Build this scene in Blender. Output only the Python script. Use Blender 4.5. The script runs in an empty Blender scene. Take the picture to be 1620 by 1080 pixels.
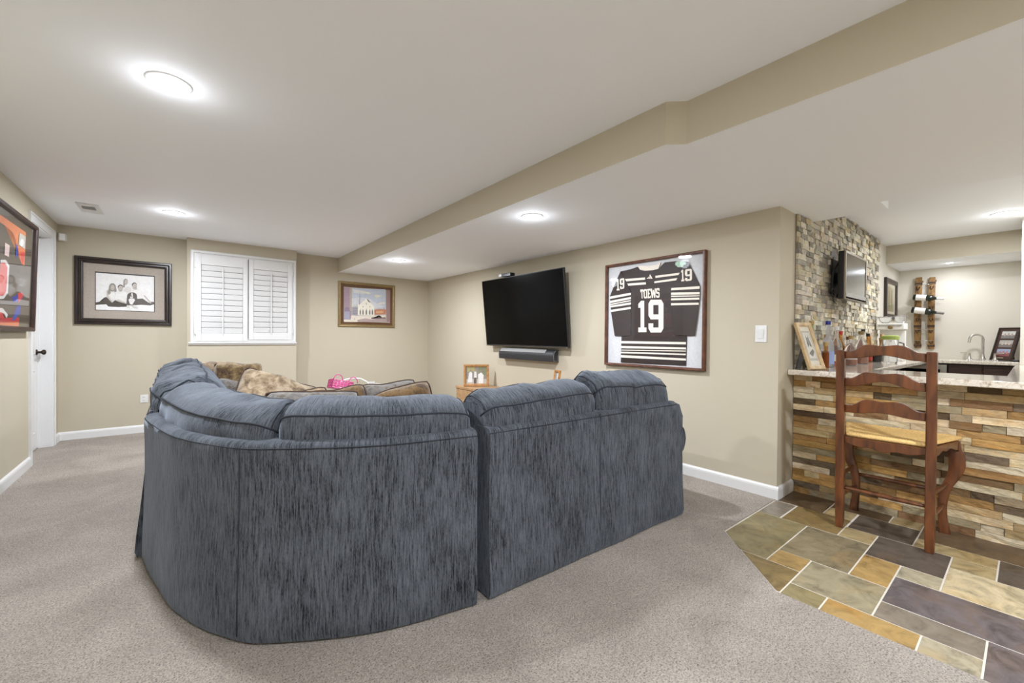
import bpy, bmesh, math, random
from math import sin, cos, pi, radians
from mathutils import Vector, Matrix, noise
random.seed(7)
SC = bpy.context.scene
COL = SC.collection

# ------------------------------------------------------------------ camera, world, exposure
YAW, PITCH, ROLL, CAMH = .6763, -.0091, .0085, 1.125
FW = Vector((sin(YAW)*cos(PITCH), cos(YAW)*cos(PITCH), sin(PITCH)))
R0 = Vector((cos(YAW), -sin(YAW), 0)); U0 = R0.cross(FW)
RT = R0*cos(ROLL)+U0*sin(ROLL); UP = U0*cos(ROLL)-R0*sin(ROLL)
cam = bpy.data.cameras.new('camera'); cam.sensor_width = 36; cam.lens = 659.7/1620*36; cam.clip_start = .02
camo = bpy.data.objects.new('camera', cam); COL.objects.link(camo)
M = Matrix.Identity(4)
for i in range(3):
    M[i][0] = RT[i]; M[i][1] = UP[i]; M[i][2] = -FW[i]
M[2][3] = CAMH
camo.matrix_world = M
SC.camera = camo
w = bpy.data.worlds.new('world'); SC.world = w; w.use_nodes = True
w.node_tree.nodes['Background'].inputs[0].default_value = (.8, .85, 1, 1)
w.node_tree.nodes['Background'].inputs[1].default_value = .3
SC.view_settings.view_transform = 'Standard'; SC.view_settings.look = 'None'
SC.view_settings.exposure = 0.16; SC.view_settings.gamma = 1
LAMP_W = 35.0            # watts of every recessed lamp
LAMP_COL = (.91, .965, 1.05)

# ------------------------------------------------------------------ room dimensions
XL, XR, YB, ZC, ZS, YC, XBAR = -.973, 3.294, 6.370, 2.268, 2.062, 1.112, 3.588
YF, XW = -2.4, 7.48
ROOT = {}

# ------------------------------------------------------------------ node helper
def newmat(name):
    m = bpy.data.materials.new(name); m.use_nodes = True
    nt = m.node_tree; b = nt.nodes['Principled BSDF']
    return m, nt, b
def nd(nt, t, **kw):
    n = nt.nodes.new(t)
    for k, v in kw.items():
        if k.startswith('i_'):
            key = k[2:]
            key = int(key) if key.isdigit() else key
            n.inputs[key].default_value = v
        else: setattr(n, k, v)
    return n
def L(nt, a, ao, b, bi): nt.links.new(a.outputs[ao], b.inputs[bi])
def rgba(c): return (c[0], c[1], c[2], 1)
def ramp(nt, stops, interp='LINEAR'):
    r = nt.nodes.new('ShaderNodeValToRGB'); cr = r.color_ramp; cr.interpolation = interp
    while len(cr.elements) < len(stops): cr.elements.new(.5)
    for e, (p, c) in zip(cr.elements, stops): e.position = p; e.color = rgba(c)
    return r
def srgb(r, g, b):
    f = lambda v: (v/255/12.92) if v/255 <= .04045 else ((v/255+.055)/1.055)**2.4
    return (f(r), f(g), f(b))
def coords(nt, kind='Object', scale=(1, 1, 1), rnd=True):
    tc = nd(nt, 'ShaderNodeTexCoord'); mp = nd(nt, 'ShaderNodeMapping')
    mp.inputs['Scale'].default_value = scale
    L(nt, tc, kind, mp, 0)
    if rnd:
        oi = nd(nt, 'ShaderNodeObjectInfo'); mu = nd(nt, 'ShaderNodeMath', operation='MULTIPLY'); mu.inputs[1].default_value = 37
        L(nt, oi, 'Random', mu, 0); cb = nd(nt, 'ShaderNodeCombineXYZ')
        for k in range(3): L(nt, mu, 0, cb, k)
        L(nt, cb, 0, mp, 'Location')
    return mp
def bump(nt, b, src, out, strength, dist=.01):
    bp = nd(nt, 'ShaderNodeBump'); bp.inputs['Strength'].default_value = strength; bp.inputs['Distance'].default_value = dist
    L(nt, src, out, bp, 'Height'); L(nt, bp, 0, b, 'Normal')
def plain(name, c, rough=.5, metal=0, nscale=60, nvar=.06, nbump=.05, **kw):
    m, nt, b = newmat(name)
    mp = coords(nt); n = nd(nt, 'ShaderNodeTexNoise'); n.inputs['Scale'].default_value = nscale; n.inputs['Detail'].default_value = 3
    L(nt, mp, 0, n, 'Vector')
    r = ramp(nt, [(.3, [v*(1-nvar) for v in c]), (.7, [min(1, v*(1+nvar)) for v in c])])
    L(nt, n, 0, r, 0); L(nt, r, 0, b, 'Base Color')
    b.inputs['Roughness'].default_value = rough; b.inputs['Metallic'].default_value = metal
    for k, v in kw.items(): b.inputs[k.replace('_', ' ')].default_value = v
    if nbump: bump(nt, b, n, 0, nbump, .002)
    return m
def wood(name, dark, light, scale=(40, 40, 4), rough=.35, stretch='z', coat=0):
    m, nt, b = newmat(name)
    mp = coords(nt, scale=scale); n = nd(nt, 'ShaderNodeTexNoise'); n.inputs['Scale'].default_value = 1; n.inputs['Detail'].default_value = 5; n.inputs['Distortion'].default_value = .6
    L(nt, mp, 0, n, 'Vector'); r = ramp(nt, [(.3, dark), (.7, light)]); L(nt, n, 0, r, 0); L(nt, r, 0, b, 'Base Color')
    b.inputs['Roughness'].default_value = rough; b.inputs['Coat Weight'].default_value = coat; b.inputs['Coat Roughness'].default_value = .2
    bump(nt, b, n, 0, .12, .002)
    return m
def emis(name, c, s):
    m, nt, b = newmat(name); b.inputs['Base Color'].default_value = rgba(c)
    b.inputs['Emission Color'].default_value = rgba(c); b.inputs['Emission Strength'].default_value = s
    return m
def glass(name, c=(1, 1, 1), rough=.0, pane=False):
    m, nt, b = newmat(name)
    if pane:
        tr = nd(nt, 'ShaderNodeBsdfTransparent'); gl = nd(nt, 'ShaderNodeBsdfGlossy'); gl.inputs['Roughness'].default_value = .03
        fr = nd(nt, 'ShaderNodeFresnel'); fr.inputs[0].default_value = 1.45; mx = nd(nt, 'ShaderNodeMixShader')
        ge = nd(nt, 'ShaderNodeNewGeometry'); iv = nd(nt, 'ShaderNodeMath', operation='SUBTRACT'); iv.inputs[0].default_value = 1; L(nt, ge, 'Backfacing', iv, 1)
        fm = nd(nt, 'ShaderNodeMath', operation='MULTIPLY'); L(nt, fr, 0, fm, 0); L(nt, iv, 0, fm, 1); L(nt, fm, 0, mx, 0); L(nt, tr, 0, mx, 1); L(nt, gl, 0, mx, 2)
        L(nt, mx, 0, nt.nodes['Material Output'], 0)
    else:
        b.inputs['Base Color'].default_value = rgba(c); b.inputs['Transmission Weight'].default_value = .92
        b.inputs['Roughness'].default_value = rough; b.inputs['IOR'].default_value = 1.3
    return m

# ------------------------------------------------------------------ materials
def mat_wall(name, c):
    m, nt, b = newmat(name); mp = coords(nt, rnd=False)
    n = nd(nt, 'ShaderNodeTexNoise'); n.inputs['Scale'].default_value = 180; n.inputs['Detail'].default_value = 2; L(nt, mp, 0, n, 'Vector')
    b.inputs['Base Color'].default_value = rgba(c); b.inputs['Roughness'].default_value = .75; bump(nt, b, n, 0, .06, .001)
    return m
M_WALL = mat_wall('beige_wall_paint', (.535, .478, .366))
M_CEIL = mat_wall('white_ceiling_paint', (.935, .95, .975))
M_WALLB = mat_wall('cream_bar_wall_paint', (.70, .655, .565))
M_WHITE = plain('white_trim_paint', (.76, .755, .745), .35, nvar=.01, nbump=0)
M_OFFW = plain('offwhite_plastic', (.78, .76, .71), .4, nvar=.01, nbump=0)
M_LENS = emis('lamp_lens', (1, .98, .95), 16)

def mat_carpet():
    m, nt, b = newmat('grey_carpet'); mp = coords(nt, rnd=False)
    n1 = nd(nt, 'ShaderNodeTexNoise'); n1.inputs['Scale'].default_value = 170; n1.inputs['Detail'].default_value = 4; n1.inputs['Roughness'].default_value = .75
    n2 = nd(nt, 'ShaderNodeTexNoise'); n2.inputs['Scale'].default_value = 2.2; n2.inputs['Detail'].default_value = 3; n2.inputs['Distortion'].default_value = .8
    n3 = nd(nt, 'ShaderNodeTexNoise'); n3.inputs['Scale'].default_value = 60; n3.inputs['Detail'].default_value = 3
    for n in (n1, n2, n3): L(nt, mp, 0, n, 'Vector')
    r1 = ramp(nt, [(.34, srgb(92, 83, 74)), (.47, srgb(180, 168, 156)), (.63, srgb(212, 200, 187))])
    L(nt, n1, 0, r1, 0)
    r2 = ramp(nt, [(.35, (.80, .79, .78)), (.62, (1, 1, 1))]); L(nt, n2, 0, r2, 0)
    r3 = ramp(nt, [(.3, (.86, .86, .86)), (.7, (1.06, 1.06, 1.06))]); L(nt, n3, 0, r3, 0)
    mx = nd(nt, 'ShaderNodeMixRGB', blend_type='MULTIPLY'); mx.inputs[0].default_value = 1
    mx2 = nd(nt, 'ShaderNodeMixRGB', blend_type='MULTIPLY'); mx2.inputs[0].default_value = 1
    L(nt, r1, 0, mx, 1); L(nt, r2, 0, mx, 2); L(nt, mx, 0, mx2, 1); L(nt, r3, 0, mx2, 2); L(nt, mx2, 0, b, 'Base Color')
    b.inputs['Roughness'].default_value = 1; b.inputs['Sheen Weight'].default_value = .15; b.inputs['Specular IOR Level'].default_value = .1
    ad = nd(nt, 'ShaderNodeMath', operation='ADD'); L(nt, n1, 0, ad, 0); L(nt, n3, 0, ad, 1)
    bump(nt, b, ad, 0, .9, .012)
    return m
M_CARPET = mat_carpet()

def mat_chenille(name, dark, mid, light, sheen=.3, streak=190):
    """woven chenille with vertical streaks; UV: u across, v along the streak (metres)"""
    m, nt, b = newmat(name)
    mp = coords(nt, 'UV', (streak, 13, 1), rnd=True)
    n = nd(nt, 'ShaderNodeTexNoise'); n.inputs['Scale'].default_value = 1; n.inputs['Detail'].default_value = 4; n.inputs['Roughness'].default_value = .7; L(nt, mp, 0, n, 'Vector')
    mp2 = coords(nt, 'UV', (520, 90, 1), rnd=True)
    n2 = nd(nt, 'ShaderNodeTexNoise'); n2.inputs['Scale'].default_value = 1; n2.inputs['Detail'].default_value = 2; L(nt, mp2, 0, n2, 'Vector')
    mp3 = coords(nt, 'UV', (7, 4, 1), rnd=True)
    n3 = nd(nt, 'ShaderNodeTexNoise'); n3.inputs['Scale'].default_value = 1; n3.inputs['Detail'].default_value = 3; L(nt, mp3, 0, n3, 'Vector')
    a1 = nd(nt, 'ShaderNodeMath', operation='MULTIPLY_ADD'); a1.inputs[1].default_value = .35; L(nt, n2, 0, a1, 0); L(nt, n, 0, a1, 2)
    a2 = nd(nt, 'ShaderNodeMath', operation='MULTIPLY_ADD'); a2.inputs[1].default_value = .3; L(nt, n3, 0, a2, 0); L(nt, a1, 0, a2, 2)
    r = ramp(nt, [(.66, dark), (.80, mid), (1.06, light)]); L(nt, a2, 0, r, 0); L(nt, r, 0, b, 'Base Color')
    b.inputs['Roughness'].default_value = .85; b.inputs['Sheen Weight'].default_value = sheen; b.inputs['Sheen Roughness'].default_value = .4
    b.inputs['Sheen Tint'].default_value = (.75, .84, 1, 1); b.inputs['Specular IOR Level'].default_value = .15
    bump(nt, b, a1, 0, .35, .003)
    return m
M_SOFA = mat_chenille('blue_chenille', srgb(24, 26, 32), srgb(72, 76, 82), srgb(96, 101, 109))
M_PIPE = plain('navy_piping', srgb(38, 43, 52), .8, nscale=200, nvar=.2)

def mat_camo(name, cols, scale=9):
    m, nt, b = newmat(name); mp = coords(nt)
    n = nd(nt, 'ShaderNodeTexNoise'); n.inputs['Scale'].default_value = scale; n.inputs['Detail'].default_value = 9; n.inputs['Roughness'].default_value = .68; n.inputs['Distortion'].default_value = .35; L(nt, mp, 0, n, 'Vector')
    k = len(cols); st = [(.30+.42*i/(k-1), c) for i, c in enumerate(cols)]
    r = ramp(nt, st); L(nt, n, 0, r, 0); L(nt, r, 0, b, 'Base Color')
    n2 = nd(nt, 'ShaderNodeTexNoise'); n2.inputs['Scale'].default_value = 160; L(nt, mp, 0, n2, 'Vector')
    b.inputs['Roughness'].default_value = .85; b.inputs['Sheen Weight'].default_value = .15; bump(nt, b, n2, 0, .3, .002)
    return m
M_CAMO = mat_camo('brown_woodland_print', [srgb(38, 28, 22), srgb(84, 62, 40), srgb(120, 98, 62), srgb(150, 128, 96), srgb(92, 52, 26)], 15)
M_CAMO2 = mat_camo('tan_woodland_print', [srgb(40, 30, 24), srgb(98, 80, 58), srgb(140, 120, 94), srgb(164, 148, 124), srgb(104, 72, 60)], 16)
M_CAMO3 = mat_camo('grey_woodland_print', [srgb(46, 42, 38), srgb(84, 80, 76), srgb(112, 106, 100), srgb(70, 58, 46), srgb(130, 122, 110)], 16)
M_CAMO4 = mat_camo('bronze_woodland_print', [srgb(30, 20, 12), srgb(78, 54, 24), srgb(112, 84, 42), srgb(60, 42, 22), srgb(138, 110, 66)], 17)
M_BPIPE = plain('dark_brown_cord', srgb(66, 46, 32), .8)

def mat_stone(name, contrast=.45, scale=14, rough=.75, bumpy=.5, spec=.3):
    """split-face stone: base tone is each piece's own object colour"""
    m, nt, b = newmat(name); mp = coords(nt, scale=(scale, scale, scale*2.4))
    oi = nd(nt, 'ShaderNodeObjectInfo')
    n = nd(nt, 'ShaderNodeTexNoise'); n.inputs['Scale'].default_value = 1; n.inputs['Detail'].default_value = 10; n.inputs['Distortion'].default_value = 1.1; n.inputs['Roughness'].default_value = .72; L(nt, mp, 0, n, 'Vector')
    r = ramp(nt, [(.28, (1-contrast,)*3), (.5, (1, 1, 1)), (.74, (1+contrast*.6,)*3)]); L(nt, n, 0, r, 0)
    mx = nd(nt, 'ShaderNodeMixRGB', blend_type='MULTIPLY'); mx.inputs[0].default_value = 1; L(nt, oi, 'Color', mx, 1); L(nt, r, 0, mx, 2)
    n2 = nd(nt, 'ShaderNodeTexNoise'); n2.inputs['Scale'].default_value = .55; n2.inputs['Detail'].default_value = 3; n2.inputs['Distortion'].default_value = 1; L(nt, mp, 0, n2, 'Vector')
    r2 = ramp(nt, [(.52, (0, 0, 0)), (.70, (.5, .5, .5))]); L(nt, n2, 0, r2, 0)
    rust = nd(nt, 'ShaderNodeMixRGB', blend_type='MULTIPLY'); rust.inputs[2].default_value = (1.08, .86, .58, 1); L(nt, mx, 0, rust, 1); L(nt, r2, 0, rust, 0)
    L(nt, rust, 0, b, 'Base Color'); b.inputs['Roughness'].default_value = rough; b.inputs['Specular IOR Level'].default_value = spec
    n3 = nd(nt, 'ShaderNodeTexNoise'); n3.inputs['Scale'].default_value = 3; n3.inputs['Detail'].default_value = 5; L(nt, mp, 0, n3, 'Vector')
    bump(nt, b, n3, 0, bumpy, .006)
    return m
M_STONE = mat_stone('split_face_stone')
M_SLATE = mat_stone('slate_tile_face', .62, 8.5, .40, .25, .5)
M_GROUT = plain('pale_grout', srgb(206, 198, 184), .9, nscale=150)
M_MORTAR = plain('dark_mortar', srgb(120, 110, 96), .9, nscale=100)
M_STONEV = None
def mat_granite():
    m, nt, b = newmat('speckled_granite'); mp = coords(nt, rnd=False)
    n = nd(nt, 'ShaderNodeTexNoise'); n.inputs['Scale'].default_value = 38; n.inputs['Detail'].default_value = 8; n.inputs['Distortion'].default_value = 1.5; n.inputs['Roughness'].default_value = .7; L(nt, mp, 0, n, 'Vector')
    v = nd(nt, 'ShaderNodeTexVoronoi'); v.inputs['Scale'].default_value = 130; L(nt, mp, 0, v, 'Vector')
    r = ramp(nt, [(.28, srgb(88, 70, 56)), (.38, srgb(176, 158, 138)), (.50, srgb(222, 212, 196)), (.74, srgb(238, 232, 222))]); L(nt, n, 0, r, 0)
    r2 = ramp(nt, [(.0, (.45, .42, .40)), (.16, (1, 1, 1))]); L(nt, v, 'Distance', r2, 0)
    mx = nd(nt, 'ShaderNodeMixRGB', blend_type='MULTIPLY'); mx.inputs[0].default_value = .55; L(nt, r, 0, mx, 1); L(nt, r2, 0, mx, 2); L(nt, mx, 0, b, 'Base Color')
    b.inputs['Roughness'].default_value = .12; b.inputs['Coat Weight'].default_value = .3
    return m
M_GRANITE = mat_granite()
M_CHERRY = wood('cherry_wood', srgb(60, 30, 14), srgb(116, 66, 32), (26, 26, 5), .32, coat=.3)
M_OAK = wood('light_oak', srgb(150, 112, 74), srgb(190, 154, 112), (8, 50, 50), .5)
M_PINE = wood('honey_pine', srgb(150, 98, 46), srgb(196, 144, 82), (30, 30, 30), .45)
M_ESPR = wood('espresso_wood', srgb(20, 12, 9), srgb(42, 26, 19), (20, 20, 20), .3, coat=.3)
M_CAB = wood('dark_cabinet_wood', srgb(40, 24, 18), srgb(66, 42, 32), (6, 6, 40), .4)
M_WALNUT = wood('walnut_frame', srgb(66, 34, 20), srgb(112, 66, 42), (20, 20, 20), .35, coat=.2)
M_GOLD = plain('antique_gold', srgb(140, 118, 78), .4, .4, nvar=.15)
M_STAVE = wood('barrel_stave_oak', srgb(84, 56, 28), srgb(166, 126, 70), (20, 20, 9), .6)
M_TANW = wood('tan_frame_wood', srgb(176, 146, 102), srgb(212, 186, 144), (30, 30, 12), .5)
M_BLACK = plain('satin_black_plastic', (.012, .012, .013), .3, nbump=0)
M_SCREEN = plain('black_screen', (.001, .001, .001), .18, nbump=0, nvar=0)
M_SCREEN.node_tree.nodes['Principled BSDF'].inputs['Specular IOR Level'].default_value = .12
M_GREYSC = plain('grey_screen', (.03, .03, .032), .16, nbump=0, nvar=0, Coat_Weight=.6)
M_SILVER = plain('silver_plastic', (.42, .41, .40), .35, .5, nbump=0)
M_GREYBAR = plain('grey_grille', (.022, .022, .024), .5, nbump=.2, nscale=300)
M_CHROME = plain('brushed_nickel', (.70, .69, .67), .18, 1, nbump=0)
M_BRONZE = plain('oil_rubbed_bronze', (.045, .028, .02), .35, .8, nbump=0)
M_STEEL = plain('stainless_steel', (.62, .58, .52), .3, .9, nbump=0)
M_PANE = glass('picture_glass', pane=True)
M_GLASS = glass('clear_glass')
M_GREYMAT = plain('grey_suede_mat', srgb(172, 160, 148), .9, nscale=60, nvar=.06)
M_BROWNMAT = plain('brown_mat', srgb(96, 62, 30), .8)
M_CREAM = plain('cream_paper', srgb(226, 214, 190), .8, nscale=30, nvar=.08)
M_JBACK = plain('pale_grey_backing', srgb(212, 212, 214), .9)
M_JERSEY = plain('dark_brown_jersey_knit', srgb(44, 31, 26), .6, nscale=260, nvar=.25, nbump=.3)
M_JWHITE = plain('cream_twill', srgb(240, 230, 216), .7, nscale=200, nvar=.03)
M_JGREEN = plain('pale_green_patch', srgb(176, 206, 186), .7, nvar=.2)
M_PINK = plain('pink_plastic', srgb(206, 70, 138), .4, nbump=0)
M_BINW = plain('milky_white_plastic', (.80, .79, .78), .4, nbump=0)
M_RUSH = plain('woven_rush', srgb(222, 184, 118), .75, nscale=120, nvar=.2, nbump=.4)

def mat_print():
    m, nt, b = newmat('flat_print'); a = nd(nt, 'ShaderNodeVertexColor'); a.layer_name = 'ink'
    mp = coords(nt, rnd=False); n = nd(nt, 'ShaderNodeTexNoise'); n.inputs['Scale'].default_value = 45; n.inputs['Detail'].default_value = 5; L(nt, mp, 0, n, 'Vector')
    r = ramp(nt, [(.3, (.93, .93, .93)), (.7, (1.05, 1.05, 1.05))]); L(nt, n, 0, r, 0)
    mx = nd(nt, 'ShaderNodeMixRGB', blend_type='MULTIPLY'); mx.inputs[0].default_value = 1; L(nt, a, 0, mx, 1); L(nt, r, 0, mx, 2)
    L(nt, mx, 0, b, 'Base Color'); b.inputs['Roughness'].default_value = .6
    return m
M_PRINT = mat_print()

# ------------------------------------------------------------------ object helpers
def tag(o, label=None, cat=None, group=None, kind=None):
    if label: o['label'] = label
    if cat: o['category'] = cat
    if group: o['group'] = group
    if kind: o['kind'] = kind
    return o
def thing(name, label, cat, loc=(0, 0, 0), rz=0, group=None):
    o = bpy.data.objects.new(name, None); o.empty_display_size = .1; COL.objects.link(o)
    o.location = loc; o.rotation_euler = (0, 0, rz)
    ROOT[o.name] = Matrix.Translation(loc) @ Matrix.Rotation(rz, 4, 'Z')
    return tag(o, label, cat, group)
def obj(name, bm, mat, parent=None, smooth=False, local=False, loc=None, bevel=0, bseg=2, angle=None):
    """bmesh in world coordinates (or local to its thing) -> one mesh object"""
    mats = mat if isinstance(mat, (list, tuple)) else [mat]
    root = None
    if parent is not None: root = ROOT[parent.name]
    if parent is None and loc is None and not local:
        # origin at the base centre of the mesh
        xs = [v.co for v in bm.verts]
        mn = Vector((min(c.x for c in xs), min(c.y for c in xs), min(c.z for c in xs))); mx = Vector((max(c.x for c in xs), max(c.y for c in xs), 0))
        loc = Vector(((mn.x+mx.x)/2, (mn.y+mx.y)/2, mn.z))
    if root is not None and not local: bm.transform(root.inverted())
    if parent is None and loc is not None and not local: bm.transform(Matrix.Translation(-Vector(loc)))
    bmesh.ops.recalc_face_normals(bm, faces=bm.faces) if not smooth == 'keep' else None
    me = bpy.data.meshes.new(name); bm.to_mesh(me); bm.free()
    for m in mats: me.materials.append(m)
    o = bpy.data.objects.new(name, me); COL.objects.link(o)
    if smooth is True:
        for p in me.polygons: p.use_smooth = True
    if parent is not None: o.parent = parent
    elif loc is not None: o.location = loc
    ROOT[o.name] = root if root is not None else Matrix.Translation(loc if loc is not None else (0, 0, 0))
    if bevel:
        md = o.modifiers.new('bevel', 'BEVEL'); md.width = bevel; md.segments = bseg; md.limit_method = 'ANGLE'; md.angle_limit = radians(50)
        if smooth is False:
            for p in me.polygons: p.use_smooth = True
            o.modifiers.new('wn', 'WEIGHTED_NORMAL')
    if angle is not None:
        me.set_sharp_from_angle(angle=radians(angle))
    return o
def NB(): return bmesh.new()
def bx(bm, x0, x1, y0, y1, z0, z1, mi=0):
    v = [bm.verts.new(p) for p in ((x0, y0, z0), (x1, y0, z0), (x1, y1, z0), (x0, y1, z0), (x0, y0, z1), (x1, y0, z1), (x1, y1, z1), (x0, y1, z1))]
    fs = [bm.faces.new([v[i] for i in q]) for q in ((0, 3, 2, 1), (4, 5, 6, 7), (0, 1, 5, 4), (1, 2, 6, 5), (2, 3, 7, 6), (3, 0, 4, 7))]
    for f in fs: f.material_index = mi
    return v
def bxm(bm, size, mat4, mi=0):
    sx, sy, sz = [s/2 for s in size]; v = bx(bm, -sx, sx, -sy, sy, -sz, sz, mi)
    for q in v: q.co = mat4 @ q.co
    return v
def prism(bm, pts, z0, z1, frame=None, mi=0):
    """polygon pts (2D) extruded between z0 and z1; frame = (origin, ex, ey, ez)"""
    def T(a, b, c):
        if frame is None: return Vector((a, b, c))
        o, ex, ey, ez = frame; return Vector(o)+Vector(ex)*a+Vector(ey)*b+Vector(ez)*c
    lo = [bm.verts.new(T(a, b, z0)) for a, b in pts]; hi = [bm.verts.new(T(a, b, z1)) for a, b in pts]
    n = len(pts); fs = [bm.faces.new(lo[::-1]), bm.faces.new(hi)]
    for i in range(n): fs.append(bm.faces.new((lo[i], lo[(i+1) % n], hi[(i+1) % n], hi[i])))
    for f in fs: f.material_index = mi
    return fs
def tube(bm, pts, r, n=6, closed=False, mi=0):
    pts = [Vector(p) for p in pts]; rings = []; N = len(pts); rr = r if isinstance(r, (list, tuple)) else [r]*N
    prev = None
    for i, p in enumerate(pts):
        a = pts[(i-1) % N] if (closed or i) else p; b = pts[(i+1) % N] if (closed or i < N-1) else p
        t = (b-a).normalized()
        u = t.cross(Vector((0, 0, 1)) if abs(t.z) < .95 else Vector((1, 0, 0))).normalized()
        if prev is not None:
            u = (prev - t*prev.dot(t)).normalized() if (prev - t*prev.dot(t)).length > 1e-4 else u
        prev = u; v = t.cross(u)
        rings.append([bm.verts.new(p+(u*cos(2*pi*k/n)+v*sin(2*pi*k/n))*rr[i]) for k in range(n)])
    for i in range(N if closed else N-1):
        A, B = rings[i], rings[(i+1) % N]
        for k in range(n):
            f = bm.faces.new((A[k], A[(k+1) % n], B[(k+1) % n], B[k])); f.material_index = mi
    if not closed:
        bm.faces.new(rings[0][::-1]).material_index = mi; bm.faces.new(rings[-1]).material_index = mi
def lathe(bm, prof, c=(0, 0, 0), n=16, mi=0, axis=None):
    rings = []
    for r, z in prof:
        if r < 1e-5: rings.append([bm.verts.new((0, 0, z))])
        else: rings.append([bm.verts.new((r*cos(2*pi*k/n), r*sin(2*pi*k/n), z)) for k in range(n)])
    for A, B in zip(rings[:-1], rings[1:]):
        for k in range(n):
            q = [A[k % len(A)], A[(k+1) % len(A)], B[(k+1) % len(B)], B[k % len(B)]]
            u = []
            for x in q:
                if x not in u: u.append(x)
            if len(u) >= 3: bm.faces.new(u).material_index = mi
    T = Matrix.Translation(c)
    if axis is not None: T = T @ Vector((0, 0, 1)).rotation_difference(Vector(axis)).to_matrix().to_4x4()
    for R in rings:
        for v in R: v.co = T @ v.co
def catmull(pts, step=.03):
    P = [Vector(p) for p in pts]; P = [P[0]*2-P[1]]+P+[P[-1]*2-P[-2]]; out = []
    for i in range(1, len(P)-2):
        n = max(2, int((P[i+1]-P[i]).length/step))
        for k in range(n):
            t = k/n; a, b, c, d = P[i-1:i+3]
            out.append(.5*((2*b)+(c-a)*t+(2*a-5*b+4*c-d)*t*t+(3*b-a-3*c+d)*t**3))
    out.append(P[-2]); return out
def ring_frame(bm, o, ex, ey, ez, w, h, prof, mi=0):
    """mitred picture frame: prof = [(inset, depth)...] swept round a w x h rectangle; origin = lower-left outer corner"""
    o, ex, ey, ez = map(Vector, (o, ex, ey, ez)); loops = []
    for ins, dp in prof:
        loops.append([bm.verts.new(o+ex*a+ey*b+ez*dp) for a, b in ((ins, ins), (w-ins, ins), (w-ins, h-ins), (ins, h-ins))])
    n = len(prof)
    for i in range(n):
        A, B = loops[i], loops[(i+1) % n]
        for k in range(4):
            f = bm.faces.new((A[k], A[(k+1) % 4], B[(k+1) % 4], B[k])); f.material_index = mi
def slab(bm, o, ex, ey, ez, a0, a1, b0, b1, c0, c1, mi=0):
    prism(bm, [(a0, b0), (a1, b0), (a1, b1), (a0, b1)], c0, c1, (o, ex, ey, ez), mi)
def print_mesh(name, base, polys, parent, o, ex, ey, ez, d0, step=.00025):
    """flat print: layered inked shapes, colours linear; base = (w,h,colour) or None"""
    bm = NB(); lay = bm.loops.layers.float_color.new('ink'); k = 0
    o, ex, ey, ez = map(Vector, (o, ex, ey, ez))
    def add(pts, c, z):
        f = bm.faces.new([bm.verts.new(o+ex*a+ey*b+ez*z) for a, b in pts])
        for l in f.loops: l[lay] = (c[0], c[1], c[2], 1)
    if base: add([(0, 0), (base[0], 0), (base[0], base[1]), (0, base[1])], base[2], d0)
    for c, pts in polys:
        k += 1; add(pts, c, d0+step*k)
    return obj(name, bm, M_PRINT, parent, smooth='keep') if False else obj_print(name, bm, parent)
def obj_print(name, bm, parent):
    if parent is not None: bm.transform(ROOT[parent.name].inverted())
    bmesh.ops.triangulate(bm, faces=bm.faces)
    me = bpy.data.meshes.new(name); bm.to_mesh(me); bm.free(); me.materials.append(M_PRINT)
    o = bpy.data.objects.new(name, me); COL.objects.link(o); o.parent = parent; ROOT[o.name] = ROOT[parent.name]
    return o
def copy_tree(o, parent=None):
    c = o.copy(); COL.objects.link(c)
    if parent is not None: c.parent = parent
    for ch in list(o.children): copy_tree(ch, c)
    return c
def struct(name, bm, m, parent=None, **kw):
    o = obj(name, bm, m, parent, **kw)
    if parent is None: tag(o, kind='structure')
    return o
def ell(cx, cy, rx, ry, n=12): return [(cx+rx*cos(2*pi*i/n), cy+ry*sin(2*pi*i/n)) for i in range(n)]
def rect(x0, y0, x1, y1): return [(x0, y0), (x1, y0), (x1, y1), (x0, y1)]
# ================================================================== LAMPS
def lamp(x, y, zc, label, power=1.0):
    t = thing('recessed_light', label, 'ceiling light', (x, y, zc), group=None)
    b = NB(); lathe(b, [(.066, 0), (.066, -.006), (.082, -.005), (.088, 0), (.066, 0)], (x, y, zc), 28); obj('trim_ring', b, M_WHITE, t, smooth=True)
    b = NB(); lathe(b, [(0, -.016), (.03, -.0145), (.052, -.010), (.066, -.002), (.066, .0), (0, .0)], (x, y, zc), 28); obj('lens', b, M_LENS, t, smooth=True)
    ld = bpy.data.lights.new('lamp_glow', 'AREA'); ld.shape = 'DISK'; ld.size = .12; ld.energy = LAMP_W*power; ld.color = LAMP_COL
    lo = bpy.data.objects.new('lamp_glow', ld); COL.objects.link(lo); lo.parent = t; lo.location = (0, 0, -.022)
    lp = bpy.data.lights.new('added_spill', 'POINT'); lp.shadow_soft_size = .05; lp.energy = LAMP_W*.032*power; lp.color = LAMP_COL  # added point light without a fixture, brightens the ceiling around the lens
    po = bpy.data.objects.new('added_spill', lp); COL.objects.link(po); po.parent = t; po.location = (0, 0, -.10)
    return t
lamp(-.03, 2.464, ZC, 'large bright round recessed ceiling light at upper left, nearest of the visible lights')
lamp(-.025, 5.034, ZC, 'round recessed ceiling light beside the ceiling vent, in front of the shuttered window')
lamp(2.133, 2.422, ZS, 'round recessed light in the lowered ceiling left of the framed sports jersey')
lamp(2.125, 4.885, ZS, 'round recessed light in the lowered ceiling near the back corner')
lamp(5.73, .166, ZC, 'round recessed light in the ceiling over the bar at the right edge', .65)
lamp(7.1, .617, ZS, 'round recessed light in the low soffit over the bar sink', .12)
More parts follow.
